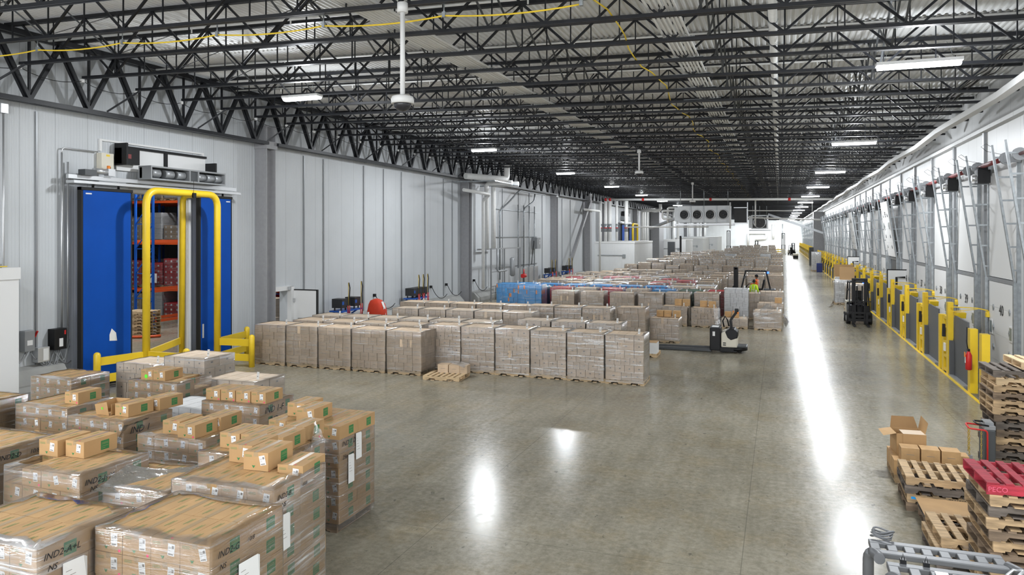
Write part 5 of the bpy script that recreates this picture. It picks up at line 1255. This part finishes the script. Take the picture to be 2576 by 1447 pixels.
# wooden pallet with a half load of crumpled film, in front of the rows
p = pallet('fresh wooden pallet standing open before the front rows', (-10.02, 21.45, 0), .07, 'woodl', None)
for i, (x, y) in enumerate(((-10.40,21.55),(-10.02,21.58),(-9.72,21.62))):
    o = link('loose_carton', unit_carton('tan','line'), None, (x, y, .128)); o.scale = (.37,.36,.27) if i != 2 else (.33,.34,.27); o.rotation_euler.z = .07; tag(o, 'tan carton under film on the open wooden pallet, '+('left','middle','right')[i], 'carton')
drape('crumpled clear film heaped over the cartons on the open pallet', [(-10.62,21.95,.40),(-9.45,22.0,.40),(-9.42,21.42,.36),(-10.62,21.38,.36)], sagz=-.14)
t = thing('small_carton', 'small white topped box on a pallet corner behind the shiny front row', 'carton', (-4.9,28.1,0)); link('pallet', ME_PAL['woodl'], t); MB().box(-.1,-.5,.142,.6,.1,.55).ob('carton_body', F['wcart'], t); MB().box(-.1,-.5,.55,.6,.1,.56).ob('lid', F['kraft'], t)
# ================================================================ machines, people, near right group
def wheel(b, c, r, w_, axis='y', m=0, n=18):
    c = Vector(c); a = Vector((0,w_/2,0)) if axis == 'y' else Vector((w_/2,0,0)); b.cyl(c-a, c+a, r, n, m); return b
# ---- ride-on pallet jack (forks pointing left)
t = thing('pallet_jack', 'black and cream ride-on pallet jack with long forks pointing left', 'pallet jack', (-2.55, 30.05, 0)); t.scale = (.92,1,.95)
MB().box(.0,-.42,.08,.44,.42,1.0).ob('battery_box', F['blk'], t, bevel=.03); MB().box(.02,-.40,1.0,.40,.36,1.04).ob('box_top', F['dgrey'], t); MB().box(.12,-.432,.68,.22,-.42,.86).ob('sticker', F['label'], t); MB().box(.08,-.38,1.04,.36,.1,1.046).ob('paper', F['label'], t)
b = MB(); b.prism([(.46,.22),(1.12,.22),(1.12,.86),(1.05,.92),(.60,.88),(.46,.80)], 'y', -.38, .38); b.ob('power_cover', F['cream'], t, bevel=.05)
b = MB(); b.prism([(.62,.86),(.72,.62),(.86,.52),(1.13,.62),(1.14,.86),(1.0,.98),(.78,.98)], 'y', -.395, .39); b.ob('black_shroud', F['blk'], t, bevel=.03)
MB().box(.54,-.386,.38,.66,-.38,.42).box(.54,-.386,.30,.66,-.38,.34).ob('vent_slots', F['blk'], t)
b = MB(); b.tube([(1.10,0,.10),(1.10,0,.22)], [.42,.42], 20).box(.42,-.40,.05,1.1,.40,.22); b.ob('base_skirt', F['blk'], t)
MB().box(1.0,-.36,.22,1.52,.36,.30).ob('platform', F['dgrey'], t, bevel=.05)
b = MB(); wheel(b,(1.2,-.2,.11),.11,.12); wheel(b,(.55,.3,.09),.09,.08); wheel(b,(.55,-.3,.09),.09,.08); b.ob('wheel', F['rub'], t)
h = MB().bar((.86,0,.95),(.82,0,1.3),.11,.11).bar((.82,0,1.3),(1.05,0,1.62),.10,.10).ob('tiller', F['blk'], t)
MB().cyl((1.05,-.2,1.62),(1.05,.2,1.62),.035,8).box(1.0,-.1,1.6,1.14,.1,1.78).bar((1.05,-.2,1.62),(1.15,-.16,1.72),.03).bar((1.05,.2,1.62),(1.15,.16,1.72),.03).ob('control_handle', F['blk'], h)
MB().box(1.1,-.16,1.58,1.16,-.08,1.66).box(.9,.1,1.62,.96,.18,1.68).ob('orange_grip', F['ocart'], h)
MB().tube([(.55,.1,1.0),(.5,.05,1.25),(.6,0,1.45),(.7,0,1.3),(.75,.05,1.05)], .03, 8).ob('grab_rail', F['blk'], t)
for s in (-1,1):
    b = MB(); b.prism([(-2.42,.06),(-2.3,.03),(.05,.03),(.05,.14),(-2.2,.12)], 'y', s*.28-.11, s*.28+.11); f = b.ob('fork', F['dgrey'], t); b = MB(); wheel(b,(-1.95,s*.28,.04),.035,.1); b.ob('load_wheel', F['rub'], f)
# ---- counterbalance forklift builder. Front (forks) towards -y locally
def forklift(label, loc, rz, body, mast_h=2.15, lean=0, blue=True):
    t = thing('forklift', label, 'forklift', loc, rz)
    m = MB()
    for s in (-1,1): m.box(s*.30-.06,-.02,.06,s*.30+.06,.14,mast_h).box(s*.22-.03,-.08,.1,s*.22+.03,.0,mast_h-.05)
    for z in (.35,1.0,mast_h-.08): m.box(-.36,-.02 if z < mast_h-.2 else -.08,z,.36,.1,z+.12)
    m.cyl((-.12,.02,.3),(-.12,.02,mast_h-.35),.035,8).cyl((.12,.02,.3),(.12,.02,mast_h-.35),.035,8)
    ms = m.ob('mast', F['blk'], t)
    m = MB(); m.box(-.52,-.12,.18,.52,-.06,.30).box(-.52,-.12,.55,.52,-.06,.66)
    for i in range(6): m.box(-.5+i*.195,-.13,.66,-.48+i*.195,-.1,1.2)
    m.box(-.52,-.13,1.18,.52,-.09,1.22); m.ob('load_carriage', F['blk'], ms)
    for s in (-1,1):
        m = MB(); m.prism([(-.14,.62),(-.18,.62),(-.18,.08),(-1.22,.035),(-1.22,.05),(-.6,.1),(-.14,.1)] if False else [(-1.22,.03),(-.14,.03),(-.14,.62),(-.18,.62),(-.18,.08),(-.6,.075)], 'x', s*.32-.06, s*.32+.06); m.ob('fork', F['blk'], ms)
    m = MB(); m.prism([(.2,.22),(2.0,.22),(2.12,.5),(2.08,1.02),(1.5,1.05),(1.45,.95),(.85,.62),(.4,.6),(.3,.95),(.2,.95)], 'x', -.5, .5); bd = m.ob('truck_body', body, t, bevel=.04)
    MB().prism([(1.35,.3),(2.15,.3),(2.2,.6),(2.12,1.1),(1.5,1.1)], 'x', -.52, .52).ob('counterweight', F['cream'] if body is not F['cream'] else F['dgrey'], t, bevel=.05)
    for s in (-1,1):
        for (yy, r) in ((.38,.29),(1.78,.24)):
            m = MB(); wheel(m,(s*.50,yy,r),r,.2,'x',0,22); wv = m.ob('wheel', F['rub'], t); m = MB(); m.cyl((s*.60,yy,r),(s*.615,yy,r),r*.5,14); m.ob('hub', F['alu'], wv)
    m = MB()
    for s in (-1,1):
        m.bar((s*.46,.28,.9),(s*.42,.55,2.12),.06,.06).bar((s*.46,1.85,1.05),(s*.42,1.62,2.12),.06,.06).bar((s*.42,.5,2.12),(s*.42,1.66,2.12),.06,.06)
    for i in range(8): m.bar((-.42,.55+i*.155,2.13),(.42,.55+i*.155,2.13),.035,.035)
    m.ob('overhead_guard', F['blk'], t)
    m = MB(); m.box(-.25,1.0,.95,.25,1.45,1.1).prism([(1.38,1.1),(1.48,1.1),(1.58,1.62),(1.48,1.64)], 'x', -.24, .24); m.ob('seat', F['cloth'], t, bevel=.03)
    m = MB(); m.tube([(.16*cos(a),.62+.1*sin(a),1.25+.12*sin(a)) for a in [2*pi*j/16 for j in range(16)]], .018, 6, closed=True).bar((0,.62,1.25),(0,.42,.9),.05); m.ob('steering_wheel', F['blk'], t)
    m = MB(); m.sph((-.48,.5,1.75),.06,8).sph((.48,.5,1.75),.06,8).bar((-.48,.5,1.75),(-.4,.5,1.9),.02).bar((.48,.5,1.75),(.4,.5,1.9),.02); m.ob('work_lamp', F['dgrey'], t)
    if blue: MB().box(.30,1.68,2.0,.42,1.78,2.1).ob('blue_lamp', F['blueem'], t)
    return t
forklift('empty black forklift facing the camera in the dock side lane', (3.86, 41.3, 0), 0, F['blk'], 2.32)
# forklift with driver; its mast points left
fk = forklift('forklift with a seated driver, mast pointing left behind the workers group', (-2.62, 48.9, 0), -pi/2, F['cream'], 2.3); fk.scale = (1.0,1.14,1.08)
# ---- people
def skin_body(name, verts, edges, mat, parent, sub=2):
    """verts: list of (x,y,z,r)"""
    me = bpy.data.meshes.new(name); me.from_pydata([v[:3] for v in verts], edges, []); me.materials.append(mat)
    o = bpy.data.objects.new(name, me); COL.objects.link(o); o.parent = parent
    sk = o.modifiers.new('skin', 'SKIN'); 
    for i, v in enumerate(verts):
        r = v[3]; me.skin_vertices[0].data[i].radius = (r, r) if not isinstance(r, tuple) else r
    me.skin_vertices[0].data[0].use_root = True
    s = o.modifiers.new('sub', 'SUBSURF'); s.levels = sub; s.render_levels = sub
    for i in range(len(me.polygons)): pass
    sk.use_smooth_shade = True
    return o
def hand(t, w_, d, side, mat):
    # palm with five separate curled fingers; w_ wrist point, d direction
    w_ = Vector(w_); d = Vector(d).normalized(); u = d.orthogonal().normalized(); n = d.cross(u)
    V = [(*w_, .026), (*(w_+d*.05), (.036,.02)), (*(w_+d*.09), (.038,.018))]; E_ = [(0,1),(1,2)]
    for k, (off, ln) in enumerate(((-.030,.062),(-.010,.075),(.010,.070),(.030,.055))):
        i = len(V); b0 = w_+d*.09+u*off; V += [(*(b0+d*.01), .0095), (*(b0+d*ln*.55+n*.008), .009), (*(b0+d*ln+n*.028), .0075)]; E_ += [(2,i),(i,i+1),(i+1,i+2)]
    i = len(V); b0 = w_+d*.035+u*.038*side; V += [(*b0, .012), (*(b0+d*.03+u*.022*side), .010), (*(b0+d*.055+u*.026*side+n*.015), .008)]; E_ += [(1,i),(i,i+1),(i+1,i+2)]
    return skin_body('hand', V, E_, mat, t, 1)
def head(t, c, yaw, hat, skin, hatmat, beanie_h=.12):
    x, y, z = c
    h = thing('head', None, None, c, yaw); h.parent = t
    b = MB(); b.sph((0,0,0), .1, 14, 0, (.78,.95,1.2)); b.sph((0,-.02,-.055), .07, 10, 0, (.8,.95,.8)); b.sph((0,-.098,-.012), .016, 8, 0, (.8,1.2,1.5)); b.sph((.078,.01,-.01),.022,8,0,(.4,.8,1.3)); b.sph((-.078,.01,-.01),.022,8,0,(.4,.8,1.3)); b.cyl((0,.01,-.16),(0,.01,-.05),.052,12)
    b.ob('face', skin, h)
    b = MB(); b.sph((.03,-.088,.015),.011,6).sph((-.03,-.088,.015),.011,6); b.ob('eye', F['ink'], h)
    MB().box(-.022,-.098,-.062,.022,-.088,-.056).ob('mouth', F['redb'], h)
    b = MB(); b.sph((0,.008,.022), .108, 14, 0, (.84,1.0,1.12)); b.v = [v if v[2] > .015 else (v[0]*1.02, v[1]*1.02 if v[1] > -.02 else v[1], max(v[2], .012 if v[1] < 0 else -.05)) for v in b.v]
    b.tube([(.092*cos(a),.01+.108*sin(a),.03-.03*sin(a)) for a in [2*pi*j/18 for j in range(18)]], .014, 6, closed=True); b.ob('knit_hat', hatmat, h)
    return h
def person(label, loc, rz, pose, jacket, trousers, hat, vest=None, lean=0.0):
    t = thing('person', label, 'person', loc, rz)
    if pose == 'stand':
        P, N_ = (0,0,.95), (0,-.03,1.47)
        V = [(0,0,.96,(.15,.11)),(0,-.01,1.12,(.155,.11)),(0,-.02,1.28,(.17,.12)),(0,-.02,1.42,(.14,.10)),(0,-.02,1.50,.07),
             (-.18,-.01,1.41,.075),(-.27,.02,1.18,.065),(-.27,-.12,.98,.055),(-.26,-.24,.96,.045),
             (.18,-.01,1.41,.075),(.27,.03,1.18,.065),(.26,-.10,.99,.055),(.24,-.24,1.0,.045)]
        E_ = [(0,1),(1,2),(2,3),(3,4),(3,5),(5,6),(6,7),(7,8),(3,9),(9,10),(10,11),(11,12)]
        L_ = [(0,0,.94,(.14,.11)),(-.09,0,.86,.095),(-.11,-.03,.50,.068),(-.12,.02,.12,.05),(.09,0,.86,.095),(.12,.05,.50,.068),(.13,.10,.12,.05)]
        LE = [(0,1),(1,2),(2,3),(0,4),(4,5),(5,6)]; feet = ((-.12,.02),(.13,.10)); hz = 1.66; hands = (((-.26,-.24,.96),(.1,-1,-.1),1),((.24,-.24,1.0),(-.1,-1,0),-1))
    else:
        V = [(0,0,.13,(.16,.12)),(0,.02,.30,(.16,.12)),(0,0,.48,(.17,.12)),(0,-.03,.60,(.14,.10)),(0,-.04,.68,.07),
             (-.19,-.03,.59,.075),(-.26,-.12,.38,.062),(-.16,-.34,.34,.045),
             (.19,-.03,.59,.075),(.27,-.10,.38,.062),(.18,-.33,.36,.045)]
        E_ = [(0,1),(1,2),(2,3),(3,4),(3,5),(5,6),(6,7),(3,8),(8,9),(9,10)]
        L_ = [(0,0,.11,(.15,.12)),(-.10,-.1,.12,.09),(-.13,-.45,.13,.07),(-.13,-.50,-.32,.05),(.10,-.1,.12,.09),(.13,-.45,.13,.07),(.13,-.50,-.32,.05)]
        LE = [(0,1),(1,2),(2,3),(0,4),(4,5),(5,6)]; feet = ((-.13,-.50),(.13,-.50)); hz = .84; hands = (((-.16,-.34,.34),(.3,-1,.1),1),((.18,-.33,.36),(-.3,-1,.1),-1))
    skin_body('jacket', V, E_, jacket, t); skin_body('trousers', L_, LE, trousers, t)
    z0 = 0 if pose == 'stand' else -.42
    for x, y in feet:
        b = MB(); b.sph((x,y-.05,z0+.06), .07, 10, 0, (.75,1.9,.8)); b.cyl((x,y+.02,z0+.06),(x,y+.02,z0+.18),.055,10); b.v = [(v[0],v[1],max(v[2],z0+.005)) for v in b.v]; b.ob('boot', F['cloth'], t)
    for w_, d, s in hands: hand(t, w_, d, s, F['skin'])
    if vest:
        k = MB(); zt = 1.44 if pose == 'stand' else .60; zb_ = 1.0 if pose == 'stand' else .16
        for zz, rr in ((zb_+.05,(.175,.13)),(zb_+.14,(.178,.135))):
            k.tube([(rr[0]*cos(a), -.01+rr[1]*sin(a), zz) for a in [2*pi*j/20 for j in range(20)]], .018, 6, closed=True)
        for s in (-1,1): k.tube([(s*.10,-.13,zb_+.1),(s*.11,-.135,zt-.1),(s*.12,-.04,zt+.05),(s*.11,.10,zt-.05),(s*.10,.125,zb_+.1)], .02, 6)
        k.ob('reflective_stripe', vest, t)
    head(t, (0, -.03, hz), 0, None, F['skin'], hat)
    return t
person('standing person in lime hi-vis jacket and dark beanie, seen from behind', (-1.48, 48.2, 0), 2.6, 'stand', F['hiviz'], F['jean'], F['cloth'], F['silver'])
person('driver in orange hi-vis vest and black hat seated in the forklift', (-1.32, 48.92, 1.10), -pi/2-.3, 'sit', F['orviz'], F['jean'], F['cloth'], F['silver'])
# ---- distant trucks
def reach_truck(label, loc, rz, h=2.9, body=None):
    t = thing('reach_truck', label, 'lift truck', loc, rz)
    MB().box(-.45,0,.1,.45,1.1,1.2).ob('truck_body', body or F['cream'], t, bevel=.04)
    m = MB()
    for s in (-1,1): m.box(s*.3-.07,-.2,.05,s*.3+.07,-.02,h)
    m.box(-.37,-.2,h-.15,.37,-.02,h).box(-.37,-.2,.9,.37,-.05,1.1).cyl((0,-.1,.1),(0,-.1,h-.3),.06,8); m.ob('mast', F['blk'], t)
    MB().bar((-.4,.1,1.2),(-.4,.1,2.2),.06).bar((.4,.1,1.2),(.4,.1,2.2),.06).bar((-.4,1.0,1.2),(-.4,.9,2.2),.06).bar((.4,1.0,1.2),(.4,.9,2.2),.06).box(-.45,.05,2.18,.45,.95,2.24).ob('overhead_guard', F['blk'], t)
    for s in (-1,1): m = MB(); m.box(s*.5-.07,-1.1,.04,s*.5+.07,.2,.16); o = m.ob('outrigger', F['blk'], t)
    m = MB(); wheel(m,(0,.8,.15),.15,.12,'x'); m.ob('wheel', F['rub'], t); return t
reach_truck('black masted reach truck parked at the wall enclosures', (-12.6, 101.0, 0), pi/2, 4.4, F['blk'])
reach_truck('tall masted lift truck with blue light near the end wall', (.9, 180, 0), pi, 4.9)
MB().box(.5,178.7,1.6,.7,178.8,2.0).ob('dummy', F['blk']) if False else None
forklift('small forklift at the end of the aisle by the yellow guards', (3.0, 178, 0), .3, F['blk'], 2.6)
t = thing('pallet_jack', 'low pale pallet jack standing in the aisle near the far forklift', 'pallet jack', (2.95,150,0)); MB().box(-.5,0,.1,.5,1.2,.95).ob('truck_body', F['cream'], t, bevel=.05); MB().box(-.45,-.05,.0,.45,.05,.6).ob('front_skirt', F['blk'], t)
reach_truck('dark reach truck with glazed cab left of the far stock', (-9.8, 158, 0), 0, 5.4, F['dgrey'])
forklift('forklift mast showing above the far pallet stacks', (-4.6, 168, 0), 0, F['blk'], 3.2)
b = MB(); 
for x in (-1.4,-.3,.8): b.box(x,186,0,x+.12,186.12,1.3)
for z in (.4,.9): b.box(-1.4,186.02,z,.8,186.1,z+.2)
tag(b.ob('guard_rail', F['yel']), 'yellow guard rail before the end wall', 'guard rail')
t = thing('speaker_box', 'tall dark cabinet standing on a white pallet at the left wall', 'cabinet', (-15.2, 112, 0)); MB().box(-.5,-.5,1.4,.5,.5,3.5).ob('cabinet_body', F['dgrey'], t); MB().box(-.9,-.7,0,.9,.7,1.4).ob('wrapped_base', F['wcart'], t)
# ---- wrapped loads beside the black forklift with cardboard sheets
for i, (x, y, h, c) in enumerate(((4.95,57.2,1.55,'wcart'),(4.6,52.7,1.6,'wcart'),(4.95,48.6,1.62,'tan2'))):
    tload('%s wrapped load in the dock lane, %s of three behind the black forklift' % (('white','white','pale')[i], ('farthest','middle','nearest')[i]), x, y, h, c, 'line', 5, w=1.15, mode='tier', film='filmh', seed=i, tagc=False)
b = MB(); b.box(3.75,53.0,1.62,4.65,53.03,2.45); tag(b.ob('cardboard_sheet', F['kraftd']), 'upright brown cardboard sheet on the nearer white loads', 'cardboard')
b = MB(); b.box(3.7,57.5,1.57,4.95,57.53,2.45); tag(b.ob('cardboard_sheet', F['kraft']), 'wider cardboard sheet standing on the farthest white load', 'cardboard')
drape('crumpled film lying on the floor beside the white wrapped loads', [(3.15,50.8,.25),(3.4,53.5,.3),(3.42,53.5,.03),(2.95,50.6,.02)], sagz=0)
t = tload('mixed load with blue bin, far down the dock lane', 4.95, 99.5, 2.4, 'wcart', 'line', 6, w=1.1, mode='tier', film='film', seed=1, tagc=False)
b = MB(); b.box(4.3,96.8,0,4.95,97.4,1.1); tag(b.ob('waste_bin', F['bbin'], None, bevel=.03), 'navy blue bin beside the column far down the dock lane', 'bin')
for q, x in enumerate((.0,)): 
    pallet('blue edged pallet beneath the labelled loads by the aisle', (-.5, 78.3, 0), 0, 'woodl', None)
# ---------------------------------------------------------------- near right: pallet stacks
def stack(x, y, n, kinds, labels, rz=0.0, jit=.03, seed=0, top=None, group='stack'):
    R = random.Random(seed)
    out = []
    for i in range(n):
        k = kinds[i % len(kinds)] if not (top and i == n-1) else top
        out.append(pallet(labels % nth(n-1-i), (x+R.uniform(-jit,jit), y+R.uniform(-jit,jit), i*.142), rz+R.uniform(-.02,.02), k, group))
    return out
stack(4.50, 17.0, 14, ('woodg','woodd','woodg','woodd','wood','woodd','woodg','woodd','wood','wood','woodd','wood','woodl'), 'worn pallet in the tall right stack, %s from its top', 0.02, .035, 1, group='tall stack of worn pallets')
pallet('fresh pallet lying offset on top of the tall right stack', (4.98, 17.25, 14*.142), .06, 'woodl', None)
stack(3.02, 10.98, 10, ('woodd','wood','woodg','wood','woodd','wood'), 'worn pallet under the red one, %s from its stack top', 0.03, .04, 2, group='stack under the red pallet')
tR = pallet('red painted pallet marked PECO on top of the near right stack', (2.98, 11.0, 10*.142), .05, 'woodr', None)
MB().box(-.62,-.525,.0,-.44,-.50,.125).ob('end_block', F['woodr'], tR)
text('PECO', .085, tR, (-.50,-.532,.065), (pi/2,0,0), mk('pink_stencil', (.75,.12,.2), .6), .001, 'stencil_text')
b = MB(); b.box(-.60,-.526,.012,-.20,-.512,.12); b.ob('side_board', F['woodr'], tR)
SK = stack(2.62, 14.25, 4, ('woodd','wood','woodg','wood'), 'pallet in the low stack by the opened carton, %s from its top', -.01, .03, 3, group='low stack by the opened carton')
text('7346069', .075, SK[1], (.12,-.512,.095), (pi/2,0,0), F['ink'], .001, 'stencil_number'); MB().box(-.55,-.512,.06,-.38,-.511,.10).ob('blue_paint_mark', F['bcart'], SK[1])
stack(2.66, 12.05, 3, ('woodg','wood','wood'), 'pallet in the three high stack beside the red pallet, %s from top', .02, .04, 4, group='three high stack')
pallet('dark pallet lying on the floor behind the three high stack', (2.75, 13.1, 0), .0, 'woodd', None)
pallet('second dark pallet on the floor pair under the cardboard sheet', (2.75, 13.12, .142), .02, 'woodg', None)
b = MB(); b.box(2.1,12.66,.285,3.35,13.62,.291); tag(b.ob('cardboard_sheet', F['kraft']), 'flat cardboard sheet between the low pallet stacks', 'cardboard')
# kraft cartons at the right with an open one
t = thing('pallet_load', 'low carton load on a pallet carrying the opened carton', 'pallet load', (2.62, 15.75, 0)); link('pallet', ME_PAL['wood'], t)
for k in range(1):
    for i in range(4):
        for j in range(3):
            c = link('carton', unit_carton('kraft','line'), t, (-.62+i*.31, -.5+j*.34, .142+k*.27)); c.scale = (.305,.335,.27)
for i in range(3):
    o = link('loose_carton', unit_carton('kraft','line'), None, (2.12+i*.33, 14.92+.35, .40)); o.scale = (.32,.33,.25); tag(o, 'square carton in the row before the opened carton, %s' % ('left','middle','right')[i], 'carton')
t = thing('opened_carton', 'open topped kraft carton with raised flaps holding a smaller box', 'carton', (2.33, 15.98, .40), .1)
MB().box(-.25,-.24,0,.25,-.235,.40).box(-.25,.235,0,.25,.24,.40).box(-.25,-.24,0,-.245,.24,.40).box(.245,-.24,0,.25,.24,.40).box(-.25,-.24,0,.25,.24,.006).ob('carton_body', F['kraft'], t)
for nm, P in (('flap',[(-.25,-.24,.40),(-.25,.24,.40),(-.47,.22,.36),(-.47,-.22,.34)]),('flap',[(.25,-.24,.40),(.25,.24,.40),(.30,.24,.66),(.30,-.24,.62)]),('flap',[(-.25,.24,.40),(.25,.24,.40),(.2,.36,.60),(-.2,.36,.60)])):
    MB().add(P, [(0,1,2,3),(3,2,1,0)]).ob(nm, F['kraft'], t)
t2 = thing('small_box', 'small pale box sitting inside the opened carton', 'carton', (2.40, 15.93, .56), .1); MB().box(-.2,-.2,-.15,.2,.12,.24).ob('box_body', F['kraft'], t2); MB().box(-.2,-.2,.24,.2,.12,.244).ob('box_top', F['tan2'], t2)
b = MB(); b.box(2.95,15.4,.40,3.25,15.7,.55); tag(b.ob('flat_carton', F['kraft']), 'flat pale carton right of the row of three', 'carton')
# cart with chains
t = thing('hand_cart', 'grey cart with red loop handle and hanging yellow chains', 'cart', (3.64, 16.15, 0))
MB().box(.0,-.1,.06,.18,.35,.92).ob('cart_body', F['dgrey'], t, bevel=.02); MB().box(.0,-.08,.92,.18,.34,.99).box(.02,.0,.99,.17,.3,1.04).ob('grey_tray', F['ggrey'], t)
MB().tube(bend([(.02,-.2,.05),(.02,-.2,.93),(-.28,-.2,.95),(-.28,.1,.98),(.0,.1,.96)], .06, 3), .016, 8).ob('red_handle', F['red'], t)
MB().tube(bend([(.06,-.12,1.0),(-.14,-.12,1.03),(-.14,.15,1.03),(.06,.15,1.02)], .05, 3), .016, 8).ob('black_handle', F['blk'], t)
for k, (x, y, z1, z0) in enumerate(((-.27,-.18,.93,.42),(-.25,.0,.94,.45),(-.08,-.2,.92,.30))):
    c = MB(); n = 12
    for i in range(n):
        z = z1-(z1-z0)*i/n; a = i % 2; c.tube([(x+(.012*cos(q) if a else 0), y+(0 if a else .012*cos(q)), z+.024*sin(q)) for q in [2*pi*j/8 for j in range(8)]], .005, 5, closed=True)
    c.ob('chain', F['gold'], t)
MB().box(-.30,-.2,.34,-.22,-.15,.44).ob('padlock', F['ggrey'], t)
# grey truck guard at the bottom right
t = thing('lift_truck', 'grey slotted overhead guard of a lift truck in the bottom right corner', 'lift truck', (.64, 6.16, 0), 0)
def slotted(y, z, n, x0, x1, hgt, th):
    b = MB(); W = x1-x0; b.box(x0,y,z+hgt*.72,x1,y+.05,z+hgt).box(x0,y,z,x1,y+.05,z+hgt*.22) if th else None
    return b
def deck(x0, x1, y0, y1, z, n):
    b = MB(); e = .07
    b.box(x0,y0,z,x1,y0+e,z+.04).box(x0,y1-e,z,x1,y1,z+.04)
    for i in range(n+1):
        x = x0 + (x1-x0-e)*i/n; b.box(x,y0+e,z,x+e,y1-e,z+.04)
    return b
deck(.02,.92,.0,.26,2.16,7).ob('slotted_bar', F['steelg'], t, bevel=.006)
deck(.10,.98,-.42,-.14,2.16,6).ob('slotted_bar', F['steelg'], t, bevel=.006)
MB().tube(bend([(.0,.05,.3),(.0,.05,2.18),(.06,-.02,2.19),(.06,-.1,2.19)],.06,4),.04,12).ob('guard_tube', F['steelg'], t)
MB().tube(bend([(.1,-.3,.3),(.1,-.3,2.16),(.16,-.42,2.19),(.16,-.62,2.19)],.06,4),.04,12).ob('guard_tube', F['steelg'], t)
MB().tube(bend([(.92,.1,2.18),(1.02,-.05,2.18),(1.05,-.6,2.0),(1.05,-.6,.3)],.08,4),.04,12).ob('guard_tube', F['steelg'], t)
MB().box(.0,-1.3,.1,1.1,.1,.9).ob('truck_body', F['steelg'], t, bevel=.04)
b = MB()
for k in range(4): b.tube([(.12+.075*cos(a)+.006*k, .33+.04*sin(a), 2.2+.016*k+.012*sin(a*2+k)) for a in [2*pi*j/16 for j in range(16)]], .007, 6, closed=True)
b.tube([(.10,.30,2.17),(.10,.22,2.19)], .012, 6); b.ob('cable_coil', F['steelg'], t)
for x, y in ((.19,-.14),(.34,-.14)): MB().box(x,y-.02,2.2,x+.04,y+.02,2.23).tube([(x+.01,y,2.23),(x+.02,y,2.27),(x+.03,y,2.23)], .003, 5).ob('binder_clip', F['blk'], t)
MB().tube([(.86,-.12,2.2),(.92,-.05,2.22),(.97,-.1,2.24),(.9,-.18,2.21)], .012, 6).box(.38,-.40,2.2,.46,-.33,2.25).ob('metal_clip', F['alu'], t)
